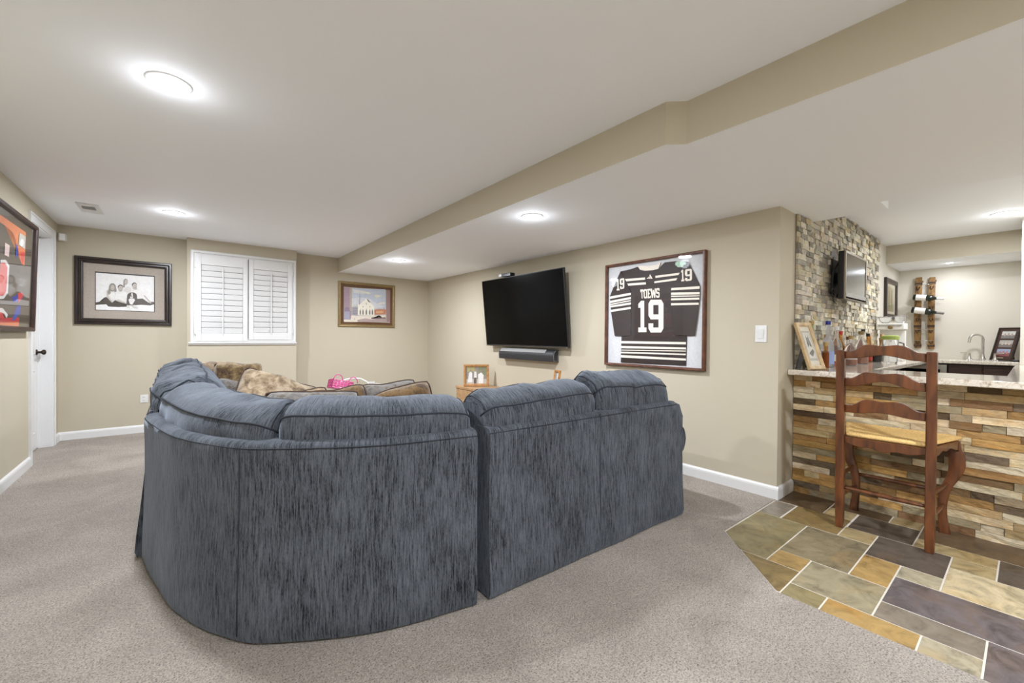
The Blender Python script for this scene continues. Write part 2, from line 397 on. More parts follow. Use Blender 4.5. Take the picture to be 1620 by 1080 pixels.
# unseen lamps added behind the camera and beyond the bar to light the room
lamp(-.03, -.05, ZC, 'added unseen recessed ceiling light behind the viewpoint, on the high ceiling')
lamp(2.13, -.55, ZS, 'added unseen recessed light behind the viewpoint, in the lowered ceiling by the slate floor', 1.0)
lamp(.95, -1.8, ZC, 'added unseen recessed ceiling light near the wall behind the viewpoint')
lamp(5.3, -1.4, ZC, 'added unseen recessed ceiling light beyond the bar counter out of view', .7)

# ================================================================== ROOM SHELL
b = NB()
bx(b, XL-.25, XL, YF-.12, 5.32, 0, ZC); bx(b, XL-.25, XL, 6.10, YB+.12, 0, ZC); bx(b, XL-.25, XL, 5.32, 6.10, 2.085, ZC)
struct('wall_left', b, M_WALL)
b = NB(); bx(b, XL, XR, YB, YB+.12, 0, ZC); bx(b, .085, 1.25, 6.20, YB, 0, ZC); struct('wall_back', b, M_WALL)
b = NB(); bx(b, XR, XBAR, YC, YB+.12, 0, ZC); struct('wall_right', b, M_WALL)
b = NB(); bx(b, XBAR, XW+.12, YC, YC+.14, 0, ZC); w_bar = struct('wall_bar', b, M_WALLB)
b = NB(); bx(b, XW, XW+.12, YF, YC, 0, ZC); struct('wall_far', b, M_WALLB)
b = NB(); bx(b, 6.05, XW, -.35, .066, 0, ZC); struct('wall_partition', b, M_WALLB)
b = NB(); bx(b, XL, XW+.12, YF-.12, YF, 0, ZC); struct('wall_front', b, M_WALL)
# ceiling: high slab, lowered zone with its angled jog, soffit over the sink
b = NB(); bx(b, XL-.25, XW+.12, YF-.12, YB+.12, ZC, ZC+.1)
low = [(1.836, YB), (1.836, 1.118), (1.909, 1.048), (1.909, YF), (3.70, YF), (3.70, .649), (3.935, .649), (3.935, YC), (XR, YC), (XR, YB)]
prism(b, low[::-1], ZS, ZC); bx(b, 6.671, XW, YF, YC, ZS-.014, ZC)
b.normal_update(); bmesh.ops.recalc_face_normals(b, faces=b.faces)
for f in b.faces:
    if f.normal.x < -.3 and abs(f.normal.z) < .3: f.material_index = 1
struct('ceiling', b, [M_CEIL, M_WALL])
# floor: carpet with its cut edge
b = NB(); cp = [(XL-.25, YF-.1), (2.087, YF-.1), (2.087, .70), (2.507, 1.118), (3.30, 1.118), (3.30, YB+.1), (XL-.25, YB+.1)]
prism(b, cp, -.06, .004); struct('floor', b, M_CARPET)
b = NB(); bx(b, 1.9, XW+.1, YF-.1, 1.2, -.06, -.0015); g_fl = struct('floor', b, M_GROUT)
TONE = dict(stone=srgb(146, 136, 110), khaki=srgb(132, 120, 94), gold=srgb(158, 130, 82), dark=srgb(88, 79, 70), purple=srgb(102, 94, 94), olive=srgb(134, 122, 88), cream=srgb(190, 174, 140), sage=srgb(162, 152, 128), brown=srgb(92, 74, 54), rust=srgb(128, 108, 70), grey=srgb(128, 118, 104), tan=srgb(160, 142, 104))
DG = lambda y: 2.507-(1.118-y)*1.005
tiles = [(2.98, 3.279, .985, 1.112, 'grey'), (3.285, 3.59, .838, 1.112, 'brown'), (2.98, 3.285, .69, .98, 'rust'), (2.526, 2.98, .54, .838, 'khaki'), (3.285, 3.44, .69, .838, 'tan'),
 (3.155, 3.44, .396, .685, 'dark'), (3.44, 3.59, .54, .838, 'brown'), (3.44, 3.59, .396, .54, 'tan'), (2.98, 3.155, .54, .69, 'tan'), (2.83, 3.155, .245, .54, 'dark'), (2.526, 2.83, .396, .54, 'gold'),
 (2.222, 2.526, .396, .69, 'stone'), (2.36, 2.526, .69, .838, 'gold'), (2.09, 2.222, .545, .69, 'olive'), (2.09, 2.222, .25, .545, 'gold'), (2.222, 2.38, .09, .396, 'grey'), (2.38, 2.68, -.21, .396, 'purple'),
 (2.68, 2.83, .245, .396, 'sage'), (2.68, 3.0, -.06, .245, 'cream'), (3.0, 3.155, .09, .245, 'tan'), (3.155, 3.30, .09, .396, 'tan'), (3.30, 3.59, -.21, .396, 'brown'), (3.0, 3.30, -.21, .09, 'dark'),
 (2.09, 2.222, .09, .25, 'sage'), (2.09, 2.38, -.21, .09, 'purple'), (2.68, 3.0, -.21, -.06, 'olive')]
polys = [([(a, c), (d, c), (d, e), (a, e)], t) for a, d, c, e, t in tiles]
polys.append(([(2.98, .838), (2.98, 1.112), (2.507, 1.112), (2.36, .966), (2.36, .838)], 'olive'))
polys.append(([(2.36, .69), (2.36, .962), (2.10, .703), (2.10, .69)], 'rust'))
names = list(TONE); yy = -.21
while yy > YF:                                      # same stone goes on beside the bar, behind the viewpoint
    xx = 2.09
    while xx < 3.58:
        ww = random.choice([.3, .45, .6]); x2 = min(3.59, xx+ww)
        polys.append(([(xx, max(YF, yy-.3)), (x2, max(YF, yy-.3)), (x2, yy), (xx, yy)], random.choice(names))); xx = x2
    yy -= .3
for pts, t in polys:
    cx = sum(p[0] for p in pts)/len(pts); cy = sum(p[1] for p in pts)/len(pts); g = .0032
    q = [(x+(g if x < cx else -g), y+(g if y < cy else -g)) for x, y in pts]
    b = NB(); prism(b, q, -.012, .0015*random.random()); o = obj('slate_tile', b, M_SLATE, g_fl, bevel=.0015, bseg=1)
    c = TONE[t]; k = random.uniform(.92, 1.08); o.color = (c[0]*k, c[1]*k, c[2]*k, 1)

# baseboards
def baseboard(name, p0, p1, n):
    """p0 -> p1 along the wall foot, n = direction into the room"""
    p0, p1, n = Vector(p0), Vector(p1), Vector(n); prof = [(0, 0), (.014, 0), (.014, .066), (.011, .078), (.005, .086), (.003, .090), (0, .090)]
    b = NB(); A = [b.verts.new(p0+n*a+Vector((0, 0, z))) for a, z in prof]; B = [b.verts.new(p1+n*a+Vector((0, 0, z))) for a, z in prof]
    k = len(prof)
    for i in range(k): b.faces.new((A[i], A[(i+1) % k], B[(i+1) % k], B[i]))
    b.faces.new(A[::-1]); b.faces.new(B); struct(name, b, M_WHITE)
baseboard('baseboard_left', (XL, YF, .002), (XL, 5.255, .002), (1, 0, 0))
baseboard('baseboard_left', (XL, 6.165, .002), (XL, YB, .002), (1, 0, 0))
baseboard('baseboard_back', (XL, YB, .002), (.085, YB, .002), (0, -1, 0))
baseboard('baseboard_back', (.085, 6.20, .002), (1.25, 6.20, .002), (0, -1, 0))
baseboard('baseboard_back', (1.25, YB, .002), (XR, YB, .002), (0, -1, 0))
baseboard('baseboard_right', (XR, YC-.014, .002), (XR, YB, .002), (-1, 0, 0))
baseboard('baseboard_right', (XR, YC, .0), (XBAR-.004, YC, .0), (0, -1, 0))

# ---- door in the left wall
b = NB(); bx(b, XL-.127, XL-.092, 5.335, 6.085, .012, 2.07); dr = struct('door_1', b, M_WHITE, bevel=.002)
zs = [(.16, .78), (.92, 1.56), (1.68, 1.95)]
for z0, z1 in zs:
    for y0, y1 in ((5.44, 5.665), (5.755, 5.98)):
        b = NB()
        ring_frame(b, (XL-.092, y0, z0), (0, 1, 0), (0, 0, 1), (1, 0, 0), y1-y0, z1-z0, [(0, 0), (0, .004), (.012, .006), (.024, 0)])
        slab(b, (XL-.092, y0, z0), (0, 1, 0), (0, 0, 1), (1, 0, 0), .04, y1-y0-.04, .04, z1-z0-.04, -.001, .006)
        obj('panel', b, M_WHITE, dr)
b = NB(); lathe(b, [(0, 0), (.027, 0), (.027, .008), (.012, .012), (.010, .03), (.016, .036), (.025, .046), (.024, .060), (.012, .066), (0, .066)], (XL-.092, 6.02, .945), 16, axis=(1, 0, 0))
tube(b, [(XL-.047, 6.02, .945), (XL-.037, 5.95, .946), (XL-.037, 5.915, .944)], .008, 8); obj('handle', b, M_BRONZE, dr, smooth=True)
b = NB()
bx(b, XL-.24, XL+.004, 5.32, 5.335, 0, 2.085); bx(b, XL-.24, XL+.004, 6.085, 6.10, 0, 2.085); bx(b, XL-.24, XL+.004, 5.335, 6.085, 2.07, 2.085)
bx(b, XL-.092, XL-.077, 6.072, 6.086, 0, 2.07); bx(b, XL-.092, XL-.077, 5.335, 6.085, 2.055, 2.07); obj('jamb', b, M_WHITE, dr)
b = NB()
for y0, y1 in ((5.252, 5.325), (6.095, 6.168)):
    bx(b, XL, XL+.012, y0, y1, .003, 2.155)
bx(b, XL, XL+.012, 5.325, 6.095, 2.08, 2.155)
for y0, y1 in ((5.252, 5.268), (6.152, 6.168)): bx(b, XL+.012, XL+.018, y0, y1, .003, 2.155)
bx(b, XL+.012, XL+.018, 5.268, 6.152, 2.139, 2.155); obj('casing', b, M_WHITE, dr)

# ---- shuttered window on the back bump-out
wy = 6.20
b = NB(); ring_frame(b, (.118, wy, 1.035), (1, 0, 0), (0, 0, 1), (0, -1, 0), 1.122, 1.095, [(0, 0), (0, .022), (.008, .030), (.030, .030), (.036, .018), (.05, .018), (.05, 0)])
win = struct('window_1', b, M_WHITE)
b = NB(); prism(b, [(0, 0), (0, .032), (.030, .032), (.032, .022), (.020, .012), (.014, 0)], .10, 1.252, ((0, wy, 1.006), (0, -1, 0), (0, 0, 1), (1, 0, 0))); obj('sill', b, M_WHITE, win)
b = NB(); bx(b, .168, 1.19, wy-.004, wy, 1.085, 2.08); obj('backing', b, plain('painted_gap_shade', (.42, .42, .42), .7), win)  # grey colour paints in the shade seen between the louvers
for x0, x1, dz in ((.168, .690, -.018), (.700, 1.190, 0)):
    st = .052; z0 = 1.07+dz; z1 = 2.078; rb = .095; rt_ = .115; yy0, yy1 = wy-.034, wy-.008
    b = NB(); bx(b, x0, x0+st, yy0, yy1, z0, z1); bx(b, x1-st, x1, yy0, yy1, z0, z1); bx(b, x0+st, x1-st, yy0, yy1, z0, z0+rb); bx(b, x0+st, x1-st, yy0, yy1, z1-rt_, z1)
    pn = obj('shutter_panel', b, M_WHITE, win, bevel=.002, bseg=1)
    nl = 12; hh = (z1-rt_-z0-rb)/nl
    for i in range(nl):
        zc = z0+rb+hh*(i+.5); b = NB()
        T = Matrix.Translation(((x0+x1)/2, wy-.020, zc)) @ Matrix.Rotation(radians(14), 4, 'X')
        bxm(b, (x1-x0-2*st-.003, .009, hh*.93), T); obj('louver', b, M_WHITE, pn, bevel=.003, bseg=2)
    b = NB(); xm = (x0+x1)/2 + .003; bx(b, xm-.006, xm+.006, wy-.046, wy-.036, z0+rb-.02, z1-rt_-.03); obj('tilt_rod', b, M_WHITE, pn, bevel=.002, bseg=1)
    b = NB()
    for zc in (z0+.12, z1-.12):
        xx = x0-.006 if x0 < .5 else x1+.006
        bx(b, xx-.006, xx+.006, wy-.038, wy-.02, zc-.035, zc+.035)
    obj('hinge', b, M_OFFW, pn)
# ================================================================== SECTIONAL SOFA
def fr(path):
    """path -> (points, tangents, left normals, arc lengths)"""
    P = [Vector((p[0], p[1], 0)) for p in path]; N = len(P); T = []; S = [0]
    for i in range(N):
        a = P[max(0, i-1)]; c = P[min(N-1, i+1)]; T.append((c-a).normalized())
        if i: S.append(S[-1]+(P[i]-P[i-1]).length)
    return P, T, S
def at(F, s):
    P, T, S = F
    s = max(0, min(S[-1], s)); i = 0
    while i < len(S)-2 and S[i+1] < s: i += 1
    k = (s-S[i])/max(1e-6, S[i+1]-S[i]); p = P[i].lerp(P[i+1], k); t = T[i].lerp(T[i+1], k).normalized()
    return p, t
def chaikin(pts, it=2, closed=True):
    for _ in range(it):
        q = []; n = len(pts)
        for i in range(n if closed else n-1):
            a, c = pts[i], pts[(i+1) % n]
            q.append((a[0]*.75+c[0]*.25, a[1]*.75+c[1]*.25)); q.append((a[0]*.25+c[0]*.75, a[1]*.25+c[1]*.75))
        pts = q
    return pts
def skin(rows, closed_sec, uvs, caps=True):
    """rows of Vectors (sections along the path) -> bmesh with UVs; section lists equal length"""
    bm = NB(); uv = bm.loops.layers.uv.new('UVMap'); V = [[bm.verts.new(p) for p in r] for r in rows]; n = len(rows[0])
    for i in range(len(V)-1):
        for k in range(n if closed_sec else n-1):
            k2 = (k+1) % n
            q = ((i, k), (i+1, k), (i+1, k2), (i, k2))
            try: f = bm.faces.new([V[a][c] for a, c in q])
            except ValueError: continue
            for l, (a, c) in zip(f.loops, q):
                u = uvs(a, c if not (c == 0 and k2 == 0) else n); l[uv].uv = u
    if caps:
        for r, i in ((V[0], 0), (V[-1], len(V)-1)):
            f = bm.faces.new(r if i else r[::-1])
            for l in f.loops: l[uv].uv = (l.vert.co.x+l.vert.co.y, l.vert.co.z)
    return bm
def nz(p, s, seed=0): return noise.noise(Vector((p[0]*s+seed, p[1]*s-seed, p[2]*s+seed*.5)))
def body_shell(path, prof, parent, name='back_shell', wob=.006, end_round=None, seed=1, hem=None):
    F = fr(path); P, T, S = F; rows = []; pl = [0]
    for a, c in zip(prof[:-1], prof[1:]): pl.append(pl[-1]+math.hypot(a[0]-c[0], a[1]-c[1]))
    for i, p in enumerate(P):
        nrm = Vector((-T[i].y, T[i].x, 0)); r = []
        for j, (d, z) in enumerate(prof):
            zz = z
            if end_round:                                      # round the upper corner at the path's end
                e = S[-1]-S[i]; R = end_round
                if e < R: zz = min(z, .738-R+math.sqrt(max(0, R*R-(R-e)**2))) if z > .4 else z
            q = p+nrm*d+Vector((0, 0, zz))
            if hem and z < .30: q += nrm*(-hem*(1-z/.30)**1.5*(.4+.6*noise.noise(Vector((S[i]*3.2+seed, 0, 0)))))
            q -= nrm*wob*nz(q, 4, seed); r.append(q)
        rows.append(r)
    bm = skin(rows, True, lambda i, k: (S[i], pl[min(k, len(pl)-1)]))
    o = obj(name, bm, M_SOFA, parent, smooth=True, angle=60); return F
PROF = [(.004, .014), (-.006, .04), (-.006, .12), (-.002, .25), (.003, .45), (.004, .60), (.003, .68), (.005, .712), (.011, .727), (.024, .735), (.05, .738), (.10, .738), (.135, .730), (.155, .71), (.165, .66), (.17, .5), (.17, .3), (.15, .06), (.12, .014)]
def rim_pipe(F, d, z, parent, s0=0, s1=None, r=.0022, name='rim_seam'):
    P, T, S = F; pts = []; s1 = S[-1] if s1 is None else s1; n = 40
    for k in range(n+1):
        p, t = at(F, s0+(s1-s0)*k/n); nrm = Vector((-t.y, t.x, 0)); pts.append(p+nrm*d+Vector((0, 0, z)))
    b = NB(); tube(b, pts, r, 6); obj(name, b, M_PIPE, parent, smooth=True)
def seam(F, s, parent, prof=PROF):
    p, t = at(F, s); nrm = Vector((-t.y, t.x, 0)); b = NB()
    tube(b, [p+nrm*(d-.001)+Vector((0, 0, z)) for d, z in prof[1:9]], .0022, 5); obj('back_seam', b, M_PIPE, parent, smooth=True)
def cushion(F, s0, s1, sec, parent, seed, puff=.0, name='back_cushion', pipes=(1, 2), sag=0, wr=.010, n=26, endr=.09, dz=(0, 0), pr=.0045):
    """loose back cushion: section polygon [(d,z)] back-bottom, back-top, front-top, front-bottom, rounded and swept"""
    cen = (sum(p[0] for p in sec)/4, sum(p[1] for p in sec)/4)
    m = []
    for i in range(4):
        a, c = sec[i], sec[(i+1) % 4]
        for k in range(6):
            t = k/6; bul = 4*t*(1-t)*(.045 if i in (0, 2) else .022)
            x, z = a[0]+(c[0]-a[0])*t, a[1]+(c[1]-a[1])*t
            dx, dz_ = x-cen[0], z-cen[1]; dl = math.hypot(dx, dz_)+1e-6
            m.append((x+dx/dl*bul, z+dz_/dl*bul, i, k))
    base = [(q[0], q[1]) for q in m]
    # soften corners
    base = [tuple(.25*base[i-1][j]+.5*base[i][j]+.25*base[(i+1) % len(base)][j] for j in (0, 1)) for i in range(len(base))]
    rows = []; pipeA = []; pipeB = []; Ltot = s1-s0; us = []
    for i in range(n+1):
        t = i/n; t2 = .5-.5*cos(pi*t); t = .45*t+.55*t2
        s = s0+Ltot*t; e = min(t, 1-t)*Ltot; k = 1
        if e < endr: k = .80+.20*math.sqrt(max(0, 1-(1-e/endr)**2))
        p, tt = at(F, s); nrm = Vector((-tt.y, tt.x, 0)); lift = sag*(-4*t*(1-t))+dz[0]*(1-t)+dz[1]*t; r = []
        for (d, z) in base:
            dd = cen[0]+(d-cen[0])*k; z2 = cen[1]+(z-cen[1])*(k if z > cen[1] else 1)+lift
            q = p+nrm*dd+Vector((0, 0, z2))
            w_ = wr*(nz(q, 7, seed)+.6*nz(q, 15, seed+3)) + wr*.8*nz(q*1.0, 30, seed+9)*max(0, 1-e/.14)
            dv = (nrm*(d-cen[0])+Vector((0, 0, z-cen[1]))).normalized()
            r.append(q+dv*w_)
        rows.append(r); us.append(s)
        pipeA.append(r[6*pipes[0]]); pipeB.append(r[6*pipes[1]])
    pl = [0]
    for a, c in zip(base, base[1:]+base[:1]): pl.append(pl[-1]+math.hypot(a[0]-c[0], a[1]-c[1]))
    bm = skin(rows, True, lambda i, k: (us[i]+seed, pl[k]), caps=True)
    c = obj(name, bm, M_SOFA, parent, smooth=True)
    for pp in (pipeA, pipeB):
        b = NB(); tube(b, pp, pr, 7); obj('piping', b, M_PIPE, c, smooth=True)
    # end piping loops
    for r in (rows[1], rows[-2]):
        b = NB(); tube(b, [r[k] for k in range(6, 13)]+[r[k] for k in range(13, 18)], pr*.8, 6); obj('piping', b, M_PIPE, c, smooth=True)
    return c

# ---- curved corner section
t1 = thing('corner_sofa_section', 'curved corner section of the blue-grey sectional sofa, large rounded back in the foreground', 'sofa', (.45, 2.1, .004), group=None)
cpath = catmull([(-.127, 2.715), (-.092, 2.494), (-.004, 2.12), (.150, 1.815), (.294, 1.688), (.594, 1.523), (.972, 1.432)], .03)
# walk so that the left normal points into the seat: from the left end round to the right end
Fc = body_shell(cpath, PROF, t1, seed=2, hem=.004)
LC = Fc[2][-1]
rim_pipe(Fc, .0035, .716, t1); s_seam = next(s for p, s in zip(Fc[0], Fc[2]) if p.x > .155); seam(Fc, s_seam, t1)
b = NB(); inner = []
for k in range(13):
    p, t = at(Fc, LC*k/12); inner.append(p+Vector((-t.y, t.x, 0))*.15)
pts = [(p.x, p.y) for p in inner]+[(.972, 2.25), (.62, 2.715)]
prism(b, pts, .02, .30); obj('seat_base', b, M_SOFA, t1, bevel=.01)
b = NB(); prism(b, [(p.x+.02, p.y+.02) for p in inner[1:-1]]+[(.95, 2.28), (.64, 2.69)], .30, .47); obj('seat_cushion', b, M_SOFA, t1, bevel=.05, bseg=3)
SECC = [(.17, .52), (.095, .845), (.275, .915), (.42, .52)]
cushion(Fc, .02, s_seam+.10, [(.125, .50), (.055, .825), (.265, .884), (.42, .50)], t1, 3, sag=.0, dz=(.0, -.03), wr=.012)
cushion(Fc, s_seam+.11, LC-.004, [(.125, .50), (.055, .820), (.255, .868), (.42, .50)], t1, 11, dz=(.012, -.006), wr=.007)

# ---- two-seat section on the right
t2 = thing('loveseat_section', 'straight two-seat section of the blue-grey sectional sofa, right of the curved corner, seen from behind', 'sofa', (1.78, 1.85, .004))
lpath = [(1.034+1.481*k/40, 1.432-.049*k/40) for k in range(41)]
Fl = body_shell(lpath, PROF, t2, seed=7, end_round=.10, hem=.018)
LL = Fl[2][-1]
rim_pipe(Fl, .0035, .716, t2, 0, LL-.07); seam(Fl, .70, t2)
b = NB(); bx(b, 1.05, 2.50, 1.54, 2.26, .02, .30); obj('seat_base', b, M_SOFA, t2, bevel=.01)
for x0 in (1.06, 1.76):
    b = NB(); bx(b, x0, x0+.69, 1.66, 2.30, .30, .47); obj('seat_cushion', b, M_SOFA, t2, bevel=.05, bseg=3)
cushion(Fl, .004, .72, [(.115, .50), (.045, .838), (.225, .892), (.40, .50)], t2, 21, dz=(-.018, .012), wr=.012)
cushion(Fl, .73, LL-.085, [(.115, .50), (.045, .856), (.225, .934), (.40, .50)], t2, 31, dz=(.008, -.012), wr=.016)
def roll_arm(parent, c0, c1, r, post_w, zc, wdir):
    """rolled sofa arm: drum from c0 to c1 with its panel below"""
    a, c = Vector(c0), Vector(c1); d = (c-a).normalized(); n = 14; rows = []
    for k in range(n+1):
        t = k/n; e = min(t, 1-t); rr = r*(.86+.14*min(1, e/.06)); cc = a+(c-a)*t
        rows.append([cc+Vector(wdir)*(rr*cos(2*pi*j/18))+Vector((0, 0, rr*sin(2*pi*j/18))) for j in range(18)])
    bm = skin(rows, True, lambda i, k: (2*pi*r*k/18, i*.05)); obj('arm_roll', bm, M_SOFA, parent, smooth=True, angle=50)
roll_arm(t2, (2.655, 1.50, .435), (2.655, 2.32, .435), .128, .1, .46, (1, 0, 0))
b = NB(); bx(b, 2.505, 2.66, 1.55, 2.30, .02, .44); obj('arm_panel', b, M_SOFA, t2, bevel=.015)

# ---- long section on the left
t3 = thing('long_sofa_section', 'straight section of the blue-grey sofa running toward the back wall, left of the patterned pillows', 'sofa', (.25, 3.7, .004))
PROF3 = [(d-(.035*max(0, 1-z/.62) if d < .02 else 0), z+.008) for d, z in PROF]
spath = [(-.122, 4.62-1.86*k/44) for k in range(45)]
Fs = body_shell(spath, PROF3, t3, seed=12, hem=.006)
LS = Fs[2][-1]; rim_pipe(Fs, .0035, .724, t3)
b = NB(); bx(b, .03, .74, 2.78, 4.58, .02, .30); obj('seat_base', b, M_SOFA, t3, bevel=.01)
for k in range(3):
    y0 = 2.80+k*.59; b = NB(); bx(b, .16, .78, y0, y0+.575, .30, .47); obj('seat_cushion', b, M_SOFA, t3, bevel=.05, bseg=3)
for k, (s0, s1) in enumerate(((.02, .60), (.61, 1.20), (1.21, 1.86))):
    cushion(Fs, s0, s1, [(.12, .52), (.02, .858), (.245, .934), (.44, .55)], t3, 41+k*9, wr=.024, dz=(0, -.006) if k < 2 else (0, -.03))
roll_arm(t3, (.10, 4.66, .585), (.70, 4.66, .585), .115, .1, .5, (0, 1, 0))
b = NB(); bx(b, -.09, .70, 4.60, 4.70, .02, .585); obj('arm_panel', b, M_SOFA, t3, bevel=.015)

# ================================================================== THROW PILLOWS
def pillow(name, c, u, v, w, h, th, mat, label, seed, cord=None, group=None, pinch=.16):
    """square knife-edge pillow; c centre, u/v in-plane axes"""
    c, u, v = Vector(c), Vector(u).normalized(), Vector(v); v = (v-u*v.dot(u)).normalized(); nn = u.cross(v)
    bm = NB(); n = 14; top = {}; bot = {}
    def P(i, j, s):
        a, bb = i/n*2-1, j/n*2-1
        ea, eb = 1-pinch*(1-a*a)*0-pinch*(bb*bb)*0, 1
        cr = 1-.085*(a*bb)**4; x = cr*a*(1-pinch*.4*(1-bb*bb)*abs(a)**3); y = cr*bb*(1-pinch*.4*(1-a*a)*abs(bb)**3)
        k = max(0, (1-a**4)*(1-bb**4))**.5
        q = c+u*(x*w/2)+v*(y*h/2)+nn*(s*th/2*k)
        return q+nn*(.016*nz(q, 9, seed))+v*(.022*nz(q, 7, seed+4))+u*(.012*nz(q, 7, seed+8))
    for i in range(n+1):
        for j in range(n+1):
            top[i, j] = bm.verts.new(P(i, j, 1)); edge = i in (0, n) or j in (0, n); bot[i, j] = top[i, j] if edge else bm.verts.new(P(i, j, -1))
    for i in range(n):
        for j in range(n):
            bm.faces.new((top[i, j], top[i+1, j], top[i+1, j+1], top[i, j+1]))
            q = (bot[i, j], bot[i, j+1], bot[i+1, j+1], bot[i+1, j])
            if len(set(q)) == 4 and not all(x in top.values() for x in q): bm.faces.new(q)
    rim = [top[i, 0].co.copy() for i in range(n)]+[top[n, j].co.copy() for j in range(n)]+[top[n-i, n].co.copy() for i in range(n)]+[top[0, n-j].co.copy() for j in range(n)]
    t = thing(name, label, 'pillow', tuple(c-Vector((0, 0, h/2))), group=group)
    o = obj('pillow_cover', bm, mat, t, smooth=True)
    if cord:
        b = NB(); tube(b, rim, .0055, 6, closed=True); obj('cord_edge', b, cord, t, smooth=True)
    return t
pillow('throw_pillow', (.24, 4.42, .70), (.9, .35, .02), (-.05, .20, .98), .42, .42, .14, M_CAMO2, 'tan woodland-print pillow farthest left at the far sofa arm', 3)
pillow('throw_pillow', (.40, 4.22, .69), (.98, -.10, -.02), (.05, .22, .97), .36, .42, .15, M_CAMO, 'upright brown pillow with a raised right corner by the far sofa arm', 8)
pillow('throw_pillow', (.36, 3.62, .63), (.8, -.3, -.10), (.1, .45, .85), .40, .36, .22, M_CAMO3, 'bunched fuzzy tan pillow in front of the upright brown pillow', 14)
pillow('throw_pillow', (.47, 2.95, .70), (.95, -.10, -.34), (.20, .55, .80), .46, .40, .17, M_CAMO2, 'tan pillow with dark cord edge sloping down to the right on the sofa', 19, M_BPIPE)
pillow('throw_pillow', (.46, 2.36, .67), (.96, -.2, .10), (.1, .32, .95), .36, .36, .15, M_CAMO, 'rust and brown pillow low in the sofa corner, left of the grey pillow', 23, M_BPIPE)
pillow('throw_pillow', (.48, 2.06, .70), (.97, -.22, -.02), (.02, .35, .93), .42, .36, .14, M_CAMO3, 'grey woodland pillow with dark cord edge in the sofa corner', 27, M_BPIPE)
pillow('throw_pillow', (.64, 2.20, .70), (.97, -.18, .10), (.0, .3, .95), .30, .34, .15, M_CAMO4, 'small brown pillow end just right of the grey pillow, below the pink basket', 31, M_BPIPE)
pillow('throw_pillow', (.84, 2.00, .69), (.97, -.12, .20), (-.06, .32, .94), .50, .36, .15, M_CAMO4, 'largest bronze-brown pillow with cord edge, rightmost above the curved sofa back', 36, M_BPIPE)
pillow('throw_pillow', (.93, 2.30, .69), (.97, -.12, .06), (0, .3, .95), .40, .36, .15, M_CAMO3, 'grey-brown pillow peeking out behind the rightmost bronze pillow', 40, M_BPIPE)
# flat prints and the jersey outline, in metres on their own wall plane
JERSEY = [('torso',[(2.398,1.685),(2.45,1.763),(2.335,1.771),(2.259,1.784),(2.235,1.754),(2.184,1.739),(2.106,1.734),(2.053,1.739),(1.994,1.787),(1.887,1.783),(1.773,1.762),(1.861,1.629),(1.919,1.548),(1.908,1.156),(1.782,1.154),(1.787,.904),(1.922,.904),(2.173,.899),(2.439,.899),(2.434,1.147),(2.327,1.153),(2.328,1.553)]),('sleeveL',[(2.447,1.765),(2.508,1.659),(2.571,1.534),(2.553,1.377),(2.509,1.151),(2.42,1.147),(2.329,1.153),(2.328,1.559),(2.398,1.685)]),('sleeveR',[(1.778,1.765),(1.728,1.667),(1.677,1.556),(1.676,1.465),(1.693,1.3),(1.712,1.152),(1.81,1.152),(1.906,1.159),(1.925,1.553),(1.862,1.65)])]
STRIPES_T = [[(2.402,1.685),(2.183,1.677),(2.183,1.657),(2.39,1.662)],[(2.383,1.641),(2.176,1.633),(2.173,1.613),(2.368,1.619)],[(2.08,1.68),(1.851,1.681),(1.862,1.663),(2.079,1.661)],[(2.089,1.632),(1.873,1.639),(1.881,1.62),(2.089,1.616)],[(2.434,1.102),(1.79,1.101),(1.79,1.082),(2.438,1.08)],[(2.438,1.056),(1.789,1.056),(1.789,1.041),(2.437,1.034)],[(2.437,1.021),(1.789,1.03),(1.789,1.023),(2.437,1.013)],[(2.437,1.002),(1.789,1.005),(1.789,.993),(2.437,.987)],[(2.437,.97),(1.788,.965),(1.788,.948),(2.436,.946)]]
STRIPES_L = [[(2.568,1.532),(2.328,1.551),(2.327,1.53),(2.57,1.509)],[(2.567,1.49),(2.327,1.511),(2.327,1.492),(2.564,1.468)],[(2.564,1.46),(2.327,1.483),(2.327,1.473),(2.563,1.449)],[(2.562,1.443),(2.326,1.461),(2.326,1.442),(2.56,1.425)],[(2.557,1.402),(2.326,1.42),(2.326,1.401),(2.553,1.382)]]
STRIPES_R = [[(1.921,1.559),(1.675,1.552),(1.675,1.531),(1.925,1.539)],[(1.924,1.52),(1.674,1.504),(1.674,1.487),(1.924,1.5)],[(1.924,1.493),(1.674,1.479),(1.674,1.471),(1.924,1.482)],[(1.924,1.471),(1.677,1.46),(1.677,1.444),(1.924,1.454)],[(1.923,1.43),(1.682,1.42),(1.681,1.403),(1.923,1.411)]]
JMISC = [('collar',[(2.261,1.788),(2.235,1.752),(2.184,1.736),(2.106,1.732),(2.05,1.736),(2.028,1.786),(2.036,1.795),(2.068,1.774),(2.158,1.775),(2.225,1.789)]),('patch',[(1.887,1.772),(1.863,1.78),(1.801,1.766),(1.793,1.744),(1.817,1.736),(1.823,1.723),(1.863,1.728),(1.889,1.751)])]
JBOX = {'TOEWS': [(2.231,1.572),(2.037,1.569),(2.036,1.485),(2.226,1.49)],'big1': [(2.255,1.471),(2.161,1.467),(2.157,1.185),(2.251,1.185)],'big9': [(2.145,1.473),(1.998,1.465),(1.995,1.182),(2.141,1.182)],'l1': [(2.493,1.685),(2.459,1.689),(2.453,1.583),(2.489,1.584)],'l9': [(2.453,1.691),(2.402,1.695),(2.401,1.596),(2.449,1.593)],'r1': [(1.837,1.701),(1.809,1.702),(1.804,1.606),(1.834,1.605)],'r9': [(1.802,1.702),(1.741,1.7),(1.74,1.604),(1.799,1.603)],'logo': [(2.164,1.704),(2.105,1.698),(2.105,1.657),(2.163,1.663)]}
